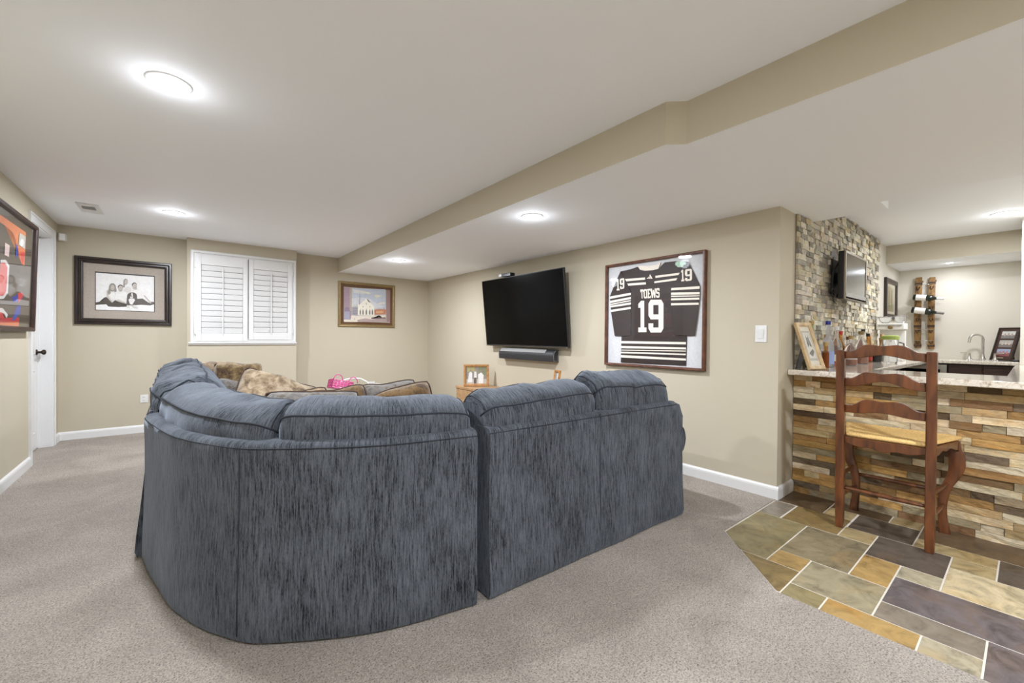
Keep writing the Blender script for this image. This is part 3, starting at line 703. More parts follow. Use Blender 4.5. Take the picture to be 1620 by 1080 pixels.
FAMILY = [((.86,.84,.82),[(-.69,1.445),(-.211,1.472),(-.211,1.402),(-.69,1.396)]),((.07,.055,.045),[(-.69,1.47),(-.657,1.48),(-.634,1.494),(-.628,1.523),(-.61,1.534),(-.592,1.517),(-.561,1.477),(-.543,1.499),(-.512,1.506),(-.463,1.475),(-.425,1.46),(-.431,1.438),(-.512,1.428),(-.592,1.43),(-.61,1.454),(-.69,1.443)]),((.13,.11,.1),[(-.374,1.506),(-.349,1.533),(-.31,1.536),(-.257,1.504),(-.211,1.503),(-.211,1.476),(-.244,1.461),(-.323,1.464),(-.374,1.458)]),((.68,.65,.61),[(-.598,1.559),(-.583,1.597),(-.57,1.619),(-.546,1.613),(-.534,1.588),(-.534,1.555),(-.543,1.504),(-.561,1.486),(-.586,1.518)]),((.8,.78,.75),[(-.589,1.551),(-.573,1.585),(-.543,1.588),(-.537,1.555),(-.546,1.508),(-.57,1.51)]),((.52,.47,.42),[(-.607,1.6),(-.598,1.613),(-.59,1.584),(-.593,1.534),(-.555,1.482),(-.564,1.473),(-.604,1.529)]),((.28,.25,.22),[(-.531,1.646),(-.536,1.618),(-.551,1.6),(-.569,1.598),(-.584,1.614),(-.589,1.641),(-.584,1.669),(-.569,1.687),(-.551,1.689),(-.536,1.673)]),((.28,.25,.22),[(-.588,1.634),(-.579,1.635),(-.573,1.577),(-.592,1.559),(-.598,1.584)]),((.28,.25,.22),[(-.543,1.638),(-.528,1.631),(-.526,1.599),(-.543,1.592)]),((.52,.47,.42),[(-.542,1.642),(-.545,1.623),(-.553,1.61),(-.563,1.61),(-.57,1.621),(-.573,1.639),(-.57,1.658),(-.563,1.67),(-.553,1.671),(-.545,1.66)]),((.4,.35,.31),[(-.566,1.628),(-.548,1.629),(-.552,1.621),(-.561,1.62)]),((.8,.78,.75),[(-.531,1.589),(-.512,1.603),(-.475,1.618),(-.447,1.603),(-.439,1.57),(-.444,1.527),(-.453,1.475),(-.475,1.491),(-.512,1.497),(-.543,1.512)]),((.52,.47,.42),[(-.543,1.504),(-.512,1.514),(-.453,1.484),(-.46,1.471),(-.512,1.489)]),((.12,.1,.09),[(-.471,1.654),(-.476,1.638),(-.488,1.627),(-.502,1.626),(-.514,1.635),(-.518,1.65),(-.514,1.666),(-.502,1.677),(-.488,1.679),(-.476,1.67)]),((.52,.47,.42),[(-.473,1.635),(-.477,1.614),(-.487,1.6),(-.5,1.599),(-.51,1.612),(-.514,1.632),(-.51,1.653),(-.5,1.667),(-.487,1.668),(-.477,1.656)]),((.4,.35,.31),[(-.503,1.618),(-.483,1.619),(-.488,1.609),(-.499,1.608)]),((.68,.65,.61),[(-.469,1.619),(-.456,1.645),(-.438,1.659),(-.412,1.657),(-.405,1.632),(-.412,1.597),(-.438,1.596),(-.447,1.608)]),((.28,.25,.22),[(-.433,1.715),(-.436,1.694),(-.446,1.68),(-.457,1.679),(-.467,1.691),(-.47,1.712),(-.467,1.733),(-.457,1.747),(-.446,1.748),(-.436,1.736)]),((.28,.25,.22),[(-.47,1.712),(-.461,1.696),(-.46,1.645),(-.471,1.661)]),((.52,.47,.42),[(-.435,1.711),(-.438,1.693),(-.445,1.681),(-.453,1.68),(-.46,1.691),(-.463,1.708),(-.46,1.727),(-.453,1.738),(-.445,1.739),(-.438,1.729)]),((.4,.35,.31),[(-.456,1.696),(-.441,1.698),(-.445,1.689),(-.453,1.688)]),((.8,.78,.75),[(-.412,1.61),(-.393,1.633),(-.361,1.644),(-.329,1.638),(-.303,1.606),(-.284,1.564),(-.244,1.496),(-.257,1.491),(-.31,1.536),(-.349,1.529),(-.381,1.565),(-.406,1.585)]),((.52,.47,.42),[(-.303,1.571),(-.29,1.574),(-.231,1.488),(-.244,1.481)]),((.12,.1,.09),[(-.358,1.689),(-.362,1.674),(-.373,1.664),(-.386,1.662),(-.397,1.671),(-.401,1.686),(-.397,1.701),(-.386,1.711),(-.373,1.713),(-.362,1.704)]),((.52,.47,.42),[(-.356,1.671),(-.36,1.65),(-.37,1.637),(-.381,1.636),(-.391,1.647),(-.395,1.667),(-.391,1.688),(-.381,1.701),(-.37,1.702),(-.36,1.69)]),((.52,.47,.42),[(-.381,1.647),(-.361,1.653),(-.355,1.636),(-.374,1.63)]),((.4,.35,.31),[(-.382,1.656),(-.364,1.658),(-.369,1.649),(-.378,1.648)]),((.12,.1,.09),[(-.356,1.563),(-.364,1.538),(-.385,1.522),(-.411,1.52),(-.432,1.534),(-.44,1.557),(-.432,1.582),(-.411,1.598),(-.385,1.6),(-.364,1.587)]),((.12,.1,.09),[(-.438,1.561),(-.358,1.567),(-.355,1.464),(-.447,1.45)]),((.8,.78,.75),[(-.422,1.528),(-.381,1.531),(-.374,1.51),(-.397,1.461),(-.416,1.465),(-.428,1.511)]),((.8,.78,.75),[(-.403,1.594),(-.395,1.594),(-.39,1.543),(-.409,1.542)]),((.68,.65,.61),[(-.389,1.546),(-.392,1.537),(-.399,1.531),(-.407,1.53),(-.414,1.535),(-.417,1.544),(-.414,1.553),(-.407,1.559),(-.399,1.56),(-.392,1.555)]),((.12,.1,.09),[(-.399,1.558),(-.4,1.555),(-.403,1.552),(-.407,1.552),(-.409,1.554),(-.41,1.557),(-.409,1.561),(-.407,1.563),(-.403,1.564),(-.4,1.562)]),((.68,.65,.61),[(-.441,1.455),(-.412,1.448),(-.422,1.422),(-.447,1.425)]),((.68,.65,.61),[(-.4,1.457),(-.374,1.45),(-.345,1.43),(-.361,1.42),(-.387,1.432)])]
FAMBOX = [('mat',[(-.786,1.888),(-.114,1.897),(-.116,1.29),(-.785,1.295)]),('photo',[(-.69,1.789),(-.211,1.797),(-.212,1.396),(-.691,1.391)]),('outer',[(-.852,1.957),(-.053,1.962),(-.053,1.234),(-.851,1.226)])]
PAINTING = [((.5,.53,.6),[(2.037,1.85),(2.548,1.867),(2.558,1.562),(2.031,1.567)]),((.66,.65,.62),[(2.045,1.827),(2.17,1.821),(2.282,1.798),(2.202,1.768),(2.06,1.781)]),((.74,.7,.55),[(2.202,1.8),(2.282,1.806),(2.323,1.784),(2.274,1.769)]),((.72,.68,.54),[(2.356,1.763),(2.447,1.773),(2.497,1.756),(2.406,1.725)]),((.7,.64,.54),[(2.398,1.635),(2.515,1.667),(2.549,1.656),(2.532,1.635),(2.414,1.62)]),((.62,.62,.64),[(2.03,1.692),(2.139,1.715),(2.283,1.709),(2.448,1.622),(2.532,1.593),(2.365,1.552),(2.031,1.567)]),((.36,.25,.3),[(1.915,1.848),(2.029,1.849),(2.027,1.535),(2.025,1.441),(2.009,1.37),(1.919,1.374)]),((.46,.36,.3),[(1.995,1.847),(2.029,1.849),(2.025,1.504),(2.004,1.503)]),((.26,.19,.26),[(2.004,1.495),(1.996,1.453),(1.975,1.427),(1.95,1.426),(1.929,1.45),(1.921,1.491),(1.928,1.533),(1.949,1.559),(1.975,1.56),(1.996,1.536)]),((.36,.34,.42),[(1.923,1.491),(2.0,1.495),(2.001,1.377),(1.923,1.378)]),((.74,.66,.55),[(2.027,1.437),(2.125,1.433),(2.366,1.451),(2.55,1.462),(2.559,1.355),(1.919,1.336),(1.919,1.374),(2.016,1.374)]),((.42,.32,.3),[(2.109,1.373),(2.236,1.401),(2.333,1.389),(2.559,1.429),(2.568,1.355),(2.125,1.342)]),((.46,.44,.46),[(2.031,1.567),(2.116,1.587),(2.117,1.445),(2.031,1.445)]),((.6,.58,.56),[(2.046,1.599),(2.116,1.611),(2.116,1.579),(2.038,1.567)]),((.83,.78,.66),[(2.121,1.445),(2.12,1.603),(2.147,1.621),(2.171,1.63),(2.195,1.655),(2.219,1.665),(2.238,1.706),(2.25,1.707),(2.275,1.66),(2.316,1.639),(2.348,1.608),(2.369,1.585),(2.372,1.451)]),((.5,.2,.12),[(2.374,1.536),(2.448,1.552),(2.52,1.552),(2.524,1.593),(2.533,1.552),(2.558,1.545),(2.554,1.475),(2.376,1.463)]),((.62,.36,.18),[(2.398,1.521),(2.516,1.527),(2.512,1.494),(2.399,1.485)]),((.2,.13,.13),[(2.321,1.412),(2.366,1.426),(2.391,1.411),(2.441,1.425),(2.445,1.458),(2.453,1.425),(2.499,1.423),(2.542,1.433),(2.559,1.405),(2.325,1.396)]),((.3,.19,.18),[(2.556,1.859),(2.623,1.86),(2.624,1.357),(2.568,1.355),(2.558,1.562)]),((.22,.19,.17),[(2.145,1.454),(2.145,1.501),(2.156,1.542),(2.167,1.502),(2.167,1.455)]),((.22,.19,.17),[(2.186,1.455),(2.186,1.503),(2.197,1.544),(2.208,1.504),(2.208,1.456)]),((.22,.19,.17),[(2.236,1.457),(2.236,1.506),(2.247,1.558),(2.259,1.507),(2.259,1.458)]),((.22,.19,.17),[(2.289,1.46),(2.289,1.508),(2.3,1.549),(2.311,1.509),(2.312,1.461)]),((.22,.19,.17),[(2.33,1.461),(2.329,1.51),(2.341,1.551),(2.352,1.511),(2.353,1.462)]),((.45,.42,.38),[(2.205,1.576),(2.203,1.568),(2.199,1.564),(2.194,1.563),(2.19,1.568),(2.189,1.575),(2.19,1.583),(2.194,1.588),(2.199,1.588),(2.203,1.583)]),((.45,.42,.38),[(2.255,1.623),(2.253,1.611),(2.249,1.603),(2.244,1.602),(2.24,1.61),(2.239,1.622),(2.24,1.634),(2.244,1.642),(2.249,1.642),(2.253,1.635)]),((.45,.42,.38),[(2.309,1.582),(2.308,1.575),(2.304,1.571),(2.299,1.57),(2.295,1.574),(2.293,1.581),(2.295,1.587),(2.299,1.592),(2.304,1.592),(2.308,1.588)]),((.3,.26,.3),[(2.139,1.604),(2.145,1.787),(2.148,1.788),(2.151,1.609)]),((.2,.15,.15),[(2.061,1.379),(2.066,1.402),(2.072,1.378)]),((.24,.2,.24),[(2.038,1.552),(2.115,1.555),(2.115,1.55),(2.038,1.546)]),((.24,.2,.24),[(2.038,1.536),(2.115,1.54),(2.115,1.534),(2.039,1.53)]),((.24,.2,.24),[(2.039,1.52),(2.115,1.524),(2.115,1.518),(2.039,1.515)]),((.24,.2,.24),[(2.039,1.504),(2.115,1.508),(2.115,1.502),(2.039,1.499)]),((.24,.2,.24),[(2.039,1.489),(2.115,1.492),(2.115,1.487),(2.039,1.483)]),((.24,.2,.24),[(2.039,1.473),(2.115,1.476),(2.115,1.471),(2.039,1.467)]),((.24,.2,.24),[(2.039,1.457),(2.115,1.46),(2.115,1.455),(2.039,1.452)])]
PAINTBOX = [('outer',[(1.833,1.927),(2.701,1.946),(2.705,1.271),(1.837,1.264)]),('mat',[(1.877,1.89),(2.668,1.901),(2.672,1.316),(1.882,1.305)]),('print',[(1.914,1.849),(2.623,1.86),(2.624,1.355),(1.917,1.339)])]
COLLAGE = [((.75,.22,.08),[(4.237,1.92),(4.408,1.922),(4.915,1.919),(4.913,1.658),(4.844,1.66),(4.717,1.783),(4.598,1.857),(4.408,1.87),(4.236,1.873)]),((.6,.06,.05),[(4.778,1.744),(4.906,1.761),(4.882,1.654),(4.844,1.665)]),((.75,.2,.08),[(4.231,1.208),(4.403,1.213),(4.841,1.238),(4.84,1.18),(4.402,1.183),(4.231,1.183)]),((.5,.03,.03),[(4.403,1.228),(4.841,1.249),(4.841,1.213),(4.403,1.197)]),((.02,.03,.3),[(4.627,1.388),(4.75,1.413),(4.9,1.441),(4.911,1.408),(4.823,1.368),(4.679,1.354)]),((.55,.03,.03),[(4.775,1.431),(4.88,1.445),(4.919,1.42),(4.804,1.356)]),((.05,.08,.35),[(4.76,1.33),(4.86,1.343),(4.86,1.281),(4.713,1.221),(4.66,1.22)]),((.75,.72,.7),[(4.347,1.623),(4.452,1.638),(4.537,1.609),(4.535,1.412),(4.45,1.365),(4.345,1.358)]),((.7,.12,.1),[(4.347,1.603),(4.436,1.616),(4.498,1.593),(4.497,1.42),(4.434,1.384),(4.345,1.378)]),((.8,.6,.55),[(4.422,1.754),(4.525,1.751),(4.515,1.667),(4.421,1.668)]),((.03,.05,.3),[(4.665,1.785),(4.706,1.782),(4.734,1.699),(4.671,1.69)]),((.55,.52,.45),[(4.736,1.884),(4.903,1.883),(4.891,1.784),(4.724,1.79)]),((.8,.8,.78),[(4.86,1.83),(4.85,1.811),(4.824,1.796),(4.792,1.791),(4.766,1.797),(4.757,1.812),(4.766,1.83),(4.792,1.845),(4.824,1.851),(4.85,1.845)]),((.75,.7,.68),[(4.315,1.298),(4.434,1.299),(4.553,1.258),(4.527,1.231),(4.464,1.265),(4.315,1.269)]),((.6,.05,.04),[(4.315,1.269),(4.433,1.269),(4.48,1.23),(4.315,1.225)])]
COLBOX = [('outer',[(4.409,2.017),(5.226,2.018),(5.114,1.142),(4.402,1.17)]),('inner',[(4.409,1.975),(5.116,1.963),(5.03,1.177),(4.402,1.183)])]

# ---- block lettering (unit box, y up)
def g_one(): return [[(.05, 0), (.95, 0), (.95, .15), (.70, .15), (.70, 1), (.36, 1), (.05, .90), (.05, .78), (.30, .78), (.30, .15), (.05, .15)]]
def g_nine(): return [[(0, .52), (.15, .40), (.32, .40), (.32, 1), (.15, 1), (0, .88)], [(.68, 0), (.85, 0), (1, .12), (1, .88), (.85, 1), (.68, 1)], [(.32, .84), (.68, .84), (.68, 1), (.32, 1)], [(.32, .40), (.68, .40), (.68, .55), (.32, .55)], [(.32, 0), (.68, 0), (.68, .15), (.32, .15)], [(0, .12), (.15, 0), (.32, 0), (.32, .28), (0, .28)]]
GL = {'T': [[(.38, 0), (.62, 0), (.62, .82), (.80, .82), (.80, .70), (1, .70), (1, 1), (0, 1), (0, .70), (.20, .70), (.20, .82), (.38, .82)]],
 'O': [[(0, .14), (.16, 0), (.30, 0), (.30, 1), (.16, 1), (0, .86)], [(.70, 0), (.84, 0), (1, .14), (1, .86), (.84, 1), (.70, 1)], [(.30, .82), (.70, .82), (.70, 1), (.30, 1)], [(.30, 0), (.70, 0), (.70, .18), (.30, .18)]],
 'E': [[(0, 0), (1, 0), (1, .26), (.78, .26), (.78, .17), (.42, .17), (.42, .42), (.66, .42), (.66, .58), (.42, .58), (.42, .83), (.78, .83), (.78, .74), (1, .74), (1, 1), (0, 1), (0, .85), (.12, .85), (.12, .15), (0, .15)]],
 'W': [[(.14, 0), (.36, 0), (.50, .50), (.64, 0), (.86, 0), (1, 1), (.78, 1), (.70, .42), (.60, .85), (.40, .85), (.30, .42), (.22, 1), (0, 1)]],
 'S': [[(0, .14), (.16, 0), (.84, 0), (1, .14), (1, .46), (.84, .59), (.30, .59), (.30, .83), (.70, .83), (.70, .72), (1, .72), (1, .87), (.84, 1), (.16, 1), (0, .87), (0, .54), (.16, .42), (.70, .42), (.70, .17), (.30, .17), (.30, .28), (0, .28)]]}
def glyph(bm, polys, box, x, th):
    """box = four (Y, z) corners TL, TR, BR, BL on the wall plane facing -X"""
    TL, TR, BR, BL = [Vector((p[0], p[1], 0)) for p in box]
    for P in polys:
        pts = []
        for a, c in P:
            q = (BL.lerp(BR, a)).lerp(TL.lerp(TR, a), c); pts.append((q.x, q.y))
        prism(bm, pts, 0, th, ((x, 0, 0), (0, 1, 0), (0, 0, 1), (-1, 0, 0)))
FRX = lambda x: ((x, 0, 0), (0, 1, 0), (0, 0, 1), (-1, 0, 0))

# ---- framed jersey on the right wall
t = thing('framed_jersey', 'dark brown sports jersey with cream stripes and 19, framed behind glass on the right wall', 'framed jersey', (XR, 2.118, .87))
b = NB(); ring_frame(b, (XR, 2.613, .870), (0, -1, 0), (0, 0, 1), (-1, 0, 0), .990, .966, [(0, 0), (0, .038), (.006, .042), (.018, .040), (.022, .034), (.022, .008), (.022, 0)]); obj('frame', b, M_WALNUT, t)
b = NB(); bx(b, XR-.006, XR, 1.64, 2.597, .886, 1.820); obj('backing', b, M_JBACK, t)
JD = dict(JERSEY)
b = NB(); prism(b, JD['torso'], 0, .007, FRX(XR-.006)); jt = obj('jersey', b, M_JERSEY, t, bevel=.003)
for k in ('sleeveL', 'sleeveR'):
    b = NB(); prism(b, JD[k], 0, .006, FRX(XR-.013)); obj('sleeve', b, M_JERSEY, jt, bevel=.003)
for s in STRIPES_T:
    b = NB(); prism(b, s, 0, .0015, FRX(XR-.0129)); obj('stripe', b, M_JWHITE, jt)
for s in STRIPES_L+STRIPES_R:
    b = NB(); prism(b, s, 0, .0015, FRX(XR-.0189)); obj('stripe', b, M_JWHITE, jt)
JM = dict(JMISC)
b = NB(); prism(b, JM['collar'], 0, .005, FRX(XR-.0129)); obj('collar', b, M_JWHITE, jt, bevel=.002)
b = NB(); prism(b, JM['patch'], 0, .003, FRX(XR-.0189)); obj('pale_green_shape', b, M_JGREEN, jt)  # irregular pale green shape at the shoulder
b = NB()
TL, TR, BR, BL = [Vector((p[0], p[1])) for p in JBOX['TOEWS']]; wd = [.16, .19, .17, .26, .17]; x0 = 0
for ch, w_ in zip('TOEWS', wd):
    x1 = x0+w_; q = [TL.lerp(TR, x0), TL.lerp(TR, x1), BL.lerp(BR, x1), BL.lerp(BR, x0)]; glyph(b, GL[ch], [tuple(v) for v in q], XR-.0129, .002); x0 = x1+.0125
obj('name_lettering', b, M_JWHITE, jt)
for nm, k1, k9, x in (('back_number', 'big1', 'big9', XR-.0129), ('sleeve_number', 'l1', 'l9', XR-.0189), ('sleeve_number', 'r1', 'r9', XR-.0189)):
    b = NB(); glyph(b, g_one(), JBOX[k1], x, .002); glyph(b, g_nine(), JBOX[k9], x, .002); obj(nm, b, M_JWHITE, jt)
b = NB()
for P in ([(0, 0), (.26, 0), (.13, .26), (0, .10)], [(.32, 0), (.58, 0), (.36, .48), (.22, .30)], [(.64, 0), (.98, 0), (.52, 1), (.42, .62)]): glyph(b, [P], JBOX['logo'], XR-.0129, .002)
obj('collar_emblem', b, M_JWHITE, jt)
b = NB(); bx(b, XR-.030, XR-.028, 1.644, 2.592, .891, 1.816); obj('glass', b, M_PANE, t)

# ---- television, sound bar, tracking camera
o = Vector((3.205, 4.53, 1.019)); ey = Vector((-.088, 0, .842)).normalized(); ex = Vector((0, -1, 0)); ez = ex.cross(ey)
t = thing('television', 'large flat black television tilted down on the right wall above the sound bar', 'television', (XR, 3.79, 1.019))
b = NB(); slab(b, o, ex, ey, ez, 0, 1.485, 0, .846, -.028, 0); obj('case', b, M_BLACK, t, bevel=.003)
b = NB(); slab(b, o, ex, ey, ez, .010, 1.475, .020, .838, 0, .0015); obj('screen', b, M_SCREEN, t)
b = NB(); slab(b, o, ex, ey, ez, 0, 1.485, 0, .010, 0, .003); obj('bottom_bezel', b, plain('dark_bronze_bezel', (.10, .085, .07), .35, .5, nbump=0), t)
b = NB(); slab(b, o, ex, ey, ez, .35, 1.13, .12, .62, -.055, -.028); obj('rear_housing', b, M_BLACK, t, bevel=.008)
b = NB(); bx(b, XR-.025, XR-.001, 3.55, 4.05, 1.25, 1.60); bx(b, 3.17, XR-.02, 3.60, 3.63, 1.36, 1.44); bx(b, 3.17, XR-.02, 3.97, 4.0, 1.36, 1.44); obj('wall_bracket', b, M_BLACK, t)
b = NB(); slab(b, o, ex, ey, ez, 1.452, 1.470, .003, .007, .003, .0034); obj('maker_badge', b, M_SILVER, t)
t = thing('sound_bar', 'dark grey sound bar with a silver top strip mounted under the television', 'speaker', (XR, 3.76, .857))
b = NB(); prism(b, [(0, 0), (.088, .006), (.094, .06), (.090, .098), (.060, .135), (0, .138)], 3.272, 4.258, ((XR, 0, .857), (-1, 0, 0), (0, 0, 1), (0, 1, 0))); obj('body', b, M_GREYBAR, t, bevel=.004)
b = NB(); prism(b, [(.0915, .099), (.0945, .101), (.0645, .138), (.061, .137)], 3.40, 4.235, ((XR, 0, .857), (-1, 0, 0), (0, 0, 1), (0, 1, 0))); obj('top_strip', b, M_SILVER, t)
b = NB()
tube(b, [(XR-.012, 3.2715, .868), (XR-.080, 3.2715, .872), (XR-.084, 3.2715, .925), (XR-.080, 3.2715, .955), (XR-.055, 3.2715, .984), (XR-.012, 3.2715, .986)], .0025, 6, closed=True); obj('end_trim', b, M_SILVER, t)
t = thing('tracking_camera', 'small black and silver camera bar on top of the television', 'camera', (3.14, 4.0, 1.866))
b = NB(); bx(b, 3.095, 3.165, 3.90, 4.07, 1.866, 1.905); obj('body', b, M_BLACK, t, bevel=.004)
b = NB(); bx(b, 3.092, 3.15, 4.07, 4.13, 1.872, 1.903); obj('silver_end', b, M_SILVER, t, bevel=.003)

# ---- switch, outlets, vent, sensor
t = thing('light_switch', 'white rocker light switch on the right wall beside the bar corner', 'light switch', (XR, 1.226, 1.108))
b = NB(); bx(b, XR-.006, XR, 1.187, 1.265, 1.107, 1.230); obj('plate', b, M_WHITE, t, bevel=.003)
b = NB(); prism(b, [(0, 0), (.006, 0), (.010, .066), (0, .066)], 1.210, 1.243, ((XR-.005, 0, 1.136), (-1, 0, 0), (0, 0, 1), (0, 1, 0))); obj('rocker', b, M_WHITE, t)
def outlet(x0, x1, z0, z1, y, label, horizontal):
    t = thing('wall_outlet', label, 'outlet', ((x0+x1)/2, y, z0)); b = NB(); bx(b, x0, x1, y-.006, y, z0, z1); obj('plate', b, M_WHITE, t, bevel=.002)
    for s in (-1, 1):
        cx, cz = (x0+x1)/2, (z0+z1)/2; d = .022*s
        b = NB(); px, pz = (cx+d, cz) if horizontal else (cx, cz+d*.8)
        bx(b, px-.014, px+.014, y-.0085, y-.005, pz-.014, pz+.014); rc = obj('receptacle', b, M_OFFW, t, bevel=.003)
        b = NB(); bx(b, px-.006, px-.004, y-.0088, y-.008, pz-.005, pz+.006); bx(b, px+.004, px+.006, y-.0088, y-.008, pz-.005, pz+.006); obj('slot', b, M_BLACK, rc)
outlet(-.331, -.262, .345, .435, YB, 'white wall outlet low on the back wall behind the left end of the sofa', False)
outlet(2.275, 2.388, .365, .433, YB, 'white wall outlet low on the back wall right of the white storage bin', True)
t = thing('ceiling_vent', 'white rectangular air vent in the high ceiling at far left', 'vent', (-.61, 5.37, ZC))
b = NB(); bx(b, -.695, -.545, 5.19, 5.55, ZC-.006, ZC); obj('face_plate', b, M_WHITE, t, bevel=.003)
b = NB(); bx(b, -.666, -.580, 5.285, 5.395, ZC-.0066, ZC-.0058); obj('opening', b, plain('grey_vent_slot', (.28, .27, .26), .6), t)
for k in range(4):
    b = NB(); bxm(b, (.086, .014, .0015), Matrix.Translation((-.623, 5.30+k*.026, ZC-.009)) @ Matrix.Rotation(.6, 4, 'X')); obj('vane', b, M_WHITE, t)
t = thing('alarm_sensor', 'small white corner sensor high on the back wall beside the door', 'sensor', (-.93, YB-.03, 2.09))
b = NB(); prism(b, [(-.972, YB), (-.972, YB-.05), (-.955, YB-.075), (-.912, YB-.06), (-.905, YB)], 2.092, 2.168); obj('housing', b, M_OFFW, t, bevel=.006)
b = NB(); bxm(b, (.036, .003, .045), Matrix.Translation((-.934, YB-.0685, 2.132)) @ Matrix.Rotation(radians(19), 4, 'Z')); obj('lens_window', b, M_WHITE, t, bevel=.001)

# ---- framed family photograph (back wall, left)
def hung(name, label, cat, o, ex, ey, w, h, prof, fmat, fw, matcol, matmat, loc):
    ez = Vector(ex).cross(Vector(ey)); t = thing(name, label, cat, loc)
    b = NB(); ring_frame(b, o, ex, ey, ez, w, h, prof); obj('frame', b, fmat, t)
    if matmat:
        b = NB(); slab(b, o, ex, ey, ez, fw-.008, w-fw+.008, fw-.008, h-fw+.008, .004, .008); obj('mat_board', b, matmat, t)
    b = NB(); slab(b, o, ex, ey, ez, fw-.004, w-fw+.004, fw-.004, h-fw+.004, .017, .0185); obj('glass', b, M_PANE, t)
    return t, Vector(ez)
X_, Y_, Z_ = Vector((1, 0, 0)), Vector((0, 1, 0)), Vector((0, 0, 1))
PROFB = [(0, 0), (0, .026), (.006, .032), (.020, .032), (.026, .028), (.034, .034), (.046, .034), (.052, .026), (.062, .024), (.066, .018), (.066, 0)]
o = Vector((-.852, YB, 1.231)); t, ez = hung('framed_family_photo', 'black framed black and white family portrait with a dog on the back wall', 'picture', o, X_, Z_, .800, .727, PROFB, M_ESPR, .066, None, M_GREYMAT, (-.452, YB, 1.231))
b = NB(); slab(b, o, X_, Z_, ez, .155, .648, .154, .574, .008, .0086); obj('inner_mat_edge', b, M_BLACK, t)
print_mesh('photo_print', (.479, .40, (.83, .81, .79)), [(c, [(x+.6905, z-1.3915) for x, z in p]) for c, p in FAMILY], t, (-.6905, YB, 1.3915), X_, Z_, ez, .0088)
# ---- framed painting
PROFG = [(0, 0), (0, .018), (.008, .024), (.022, .022), (.028, .026), (.036, .022), (.042, .014), (.042, 0)]
o = Vector((1.836, YB, 1.267)); t, ez = hung('framed_painting', 'gold framed painting of a church square with brown mat on the back wall', 'picture', o, X_, Z_, .867, .670, PROFG, M_GOLD, .042, None, M_BROWNMAT, (2.27, YB, 1.267))
print_mesh('painting_print', (.708, .510, (.50, .47, .44)), [(c, [(x-1.915, z-1.345) for x, z in p]) for c, p in PAINTING], t, (1.915, YB, 1.345), X_, Z_, ez, .0088)
# ---- framed collage on the left wall
y0 = 4.15; o = Vector((-.957, y0, 1.142)); ey = Vector((.022, 0, .87)).normalized(); W_, H_ = 5.19-y0, .871
t, ez = hung('framed_sports_collage', 'brown framed red, orange and blue sports collage on the left wall at the picture edge', 'picture', o, Y_, ey, W_, H_, [(0, -.010), (0, .030), (.008, .036), (.028, .034), (.034, .026), (.036, .012), (.036, -.01)], wood('dark_walnut_frame', srgb(36, 20, 15), srgb(64, 38, 28), (20, 20, 20), .4), .036, None, plain('dark_collage_backing', srgb(70, 60, 50), .8), (-.957, 4.67, 1.142))
def fitc(p): return [(min(W_-.038, max(.038, y-y0-.035*(1-(z-1.142)/.875)+.045)), min(H_-.038, max(.038, z-1.142))) for y, z in p]
print_mesh('collage_print', (W_, H_, srgb(84, 72, 56)), [(c, fitc(p)) for c, p in COLLAGE], t, o, Y_, ey, ez, .0088)

# ---- media stand with two photo frames
t = thing('media_stand', 'low light oak media stand under the television, behind the sofa', 'cabinet', (3.08, 3.82, .004))
b = NB(); bx(b, 2.875, 3.278, 2.86, 4.775, .452, .485); obj('top', b, M_OAK, t, bevel=.004)
b = NB(); bx(b, 2.885, 3.27, 2.875, 2.90, .06, .452); bx(b, 2.885, 3.27, 4.735, 4.76, .06, .452); bx(b, 2.885, 3.27, 2.90, 4.735, .06, .085); bx(b, 3.25, 3.27, 2.90, 4.735, .085, .452); bx(b, 2.89, 3.25, 3.50, 3.52, .085, .452); bx(b, 2.89, 3.25, 4.12, 4.14, .085, .452); obj('carcass', b, M_OAK, t)
for y0_, y1_ in ((2.905, 3.495), (4.145, 4.73)):
    b = NB(); bx(b, 2.874, 2.890, y0_, y1_, .09, .447); d_ = obj('door', b, M_OAK, t, bevel=.002)
    b = NB(); lathe(b, [(0, 0), (.006, 0), (.006, .012), (.012, .016), (.010, .024), (0, .025)], (2.874, y0_+.06 if y0_ > 4 else y1_-.06, .28), 10, axis=(-1, 0, 0)); obj('knob', b, M_BRONZE, d_, smooth=True)
b = NB(); bx(b, 2.90, 3.25, 3.52, 4.12, .26, .275); obj('shelf', b, M_OAK, t)
for x in (2.90, 3.22):
    for y in (2.89, 4.705):
        b = NB(); bx(b, x, x+.04, y, y+.04, 0.004, .06); obj('leg', b, M_OAK, t)
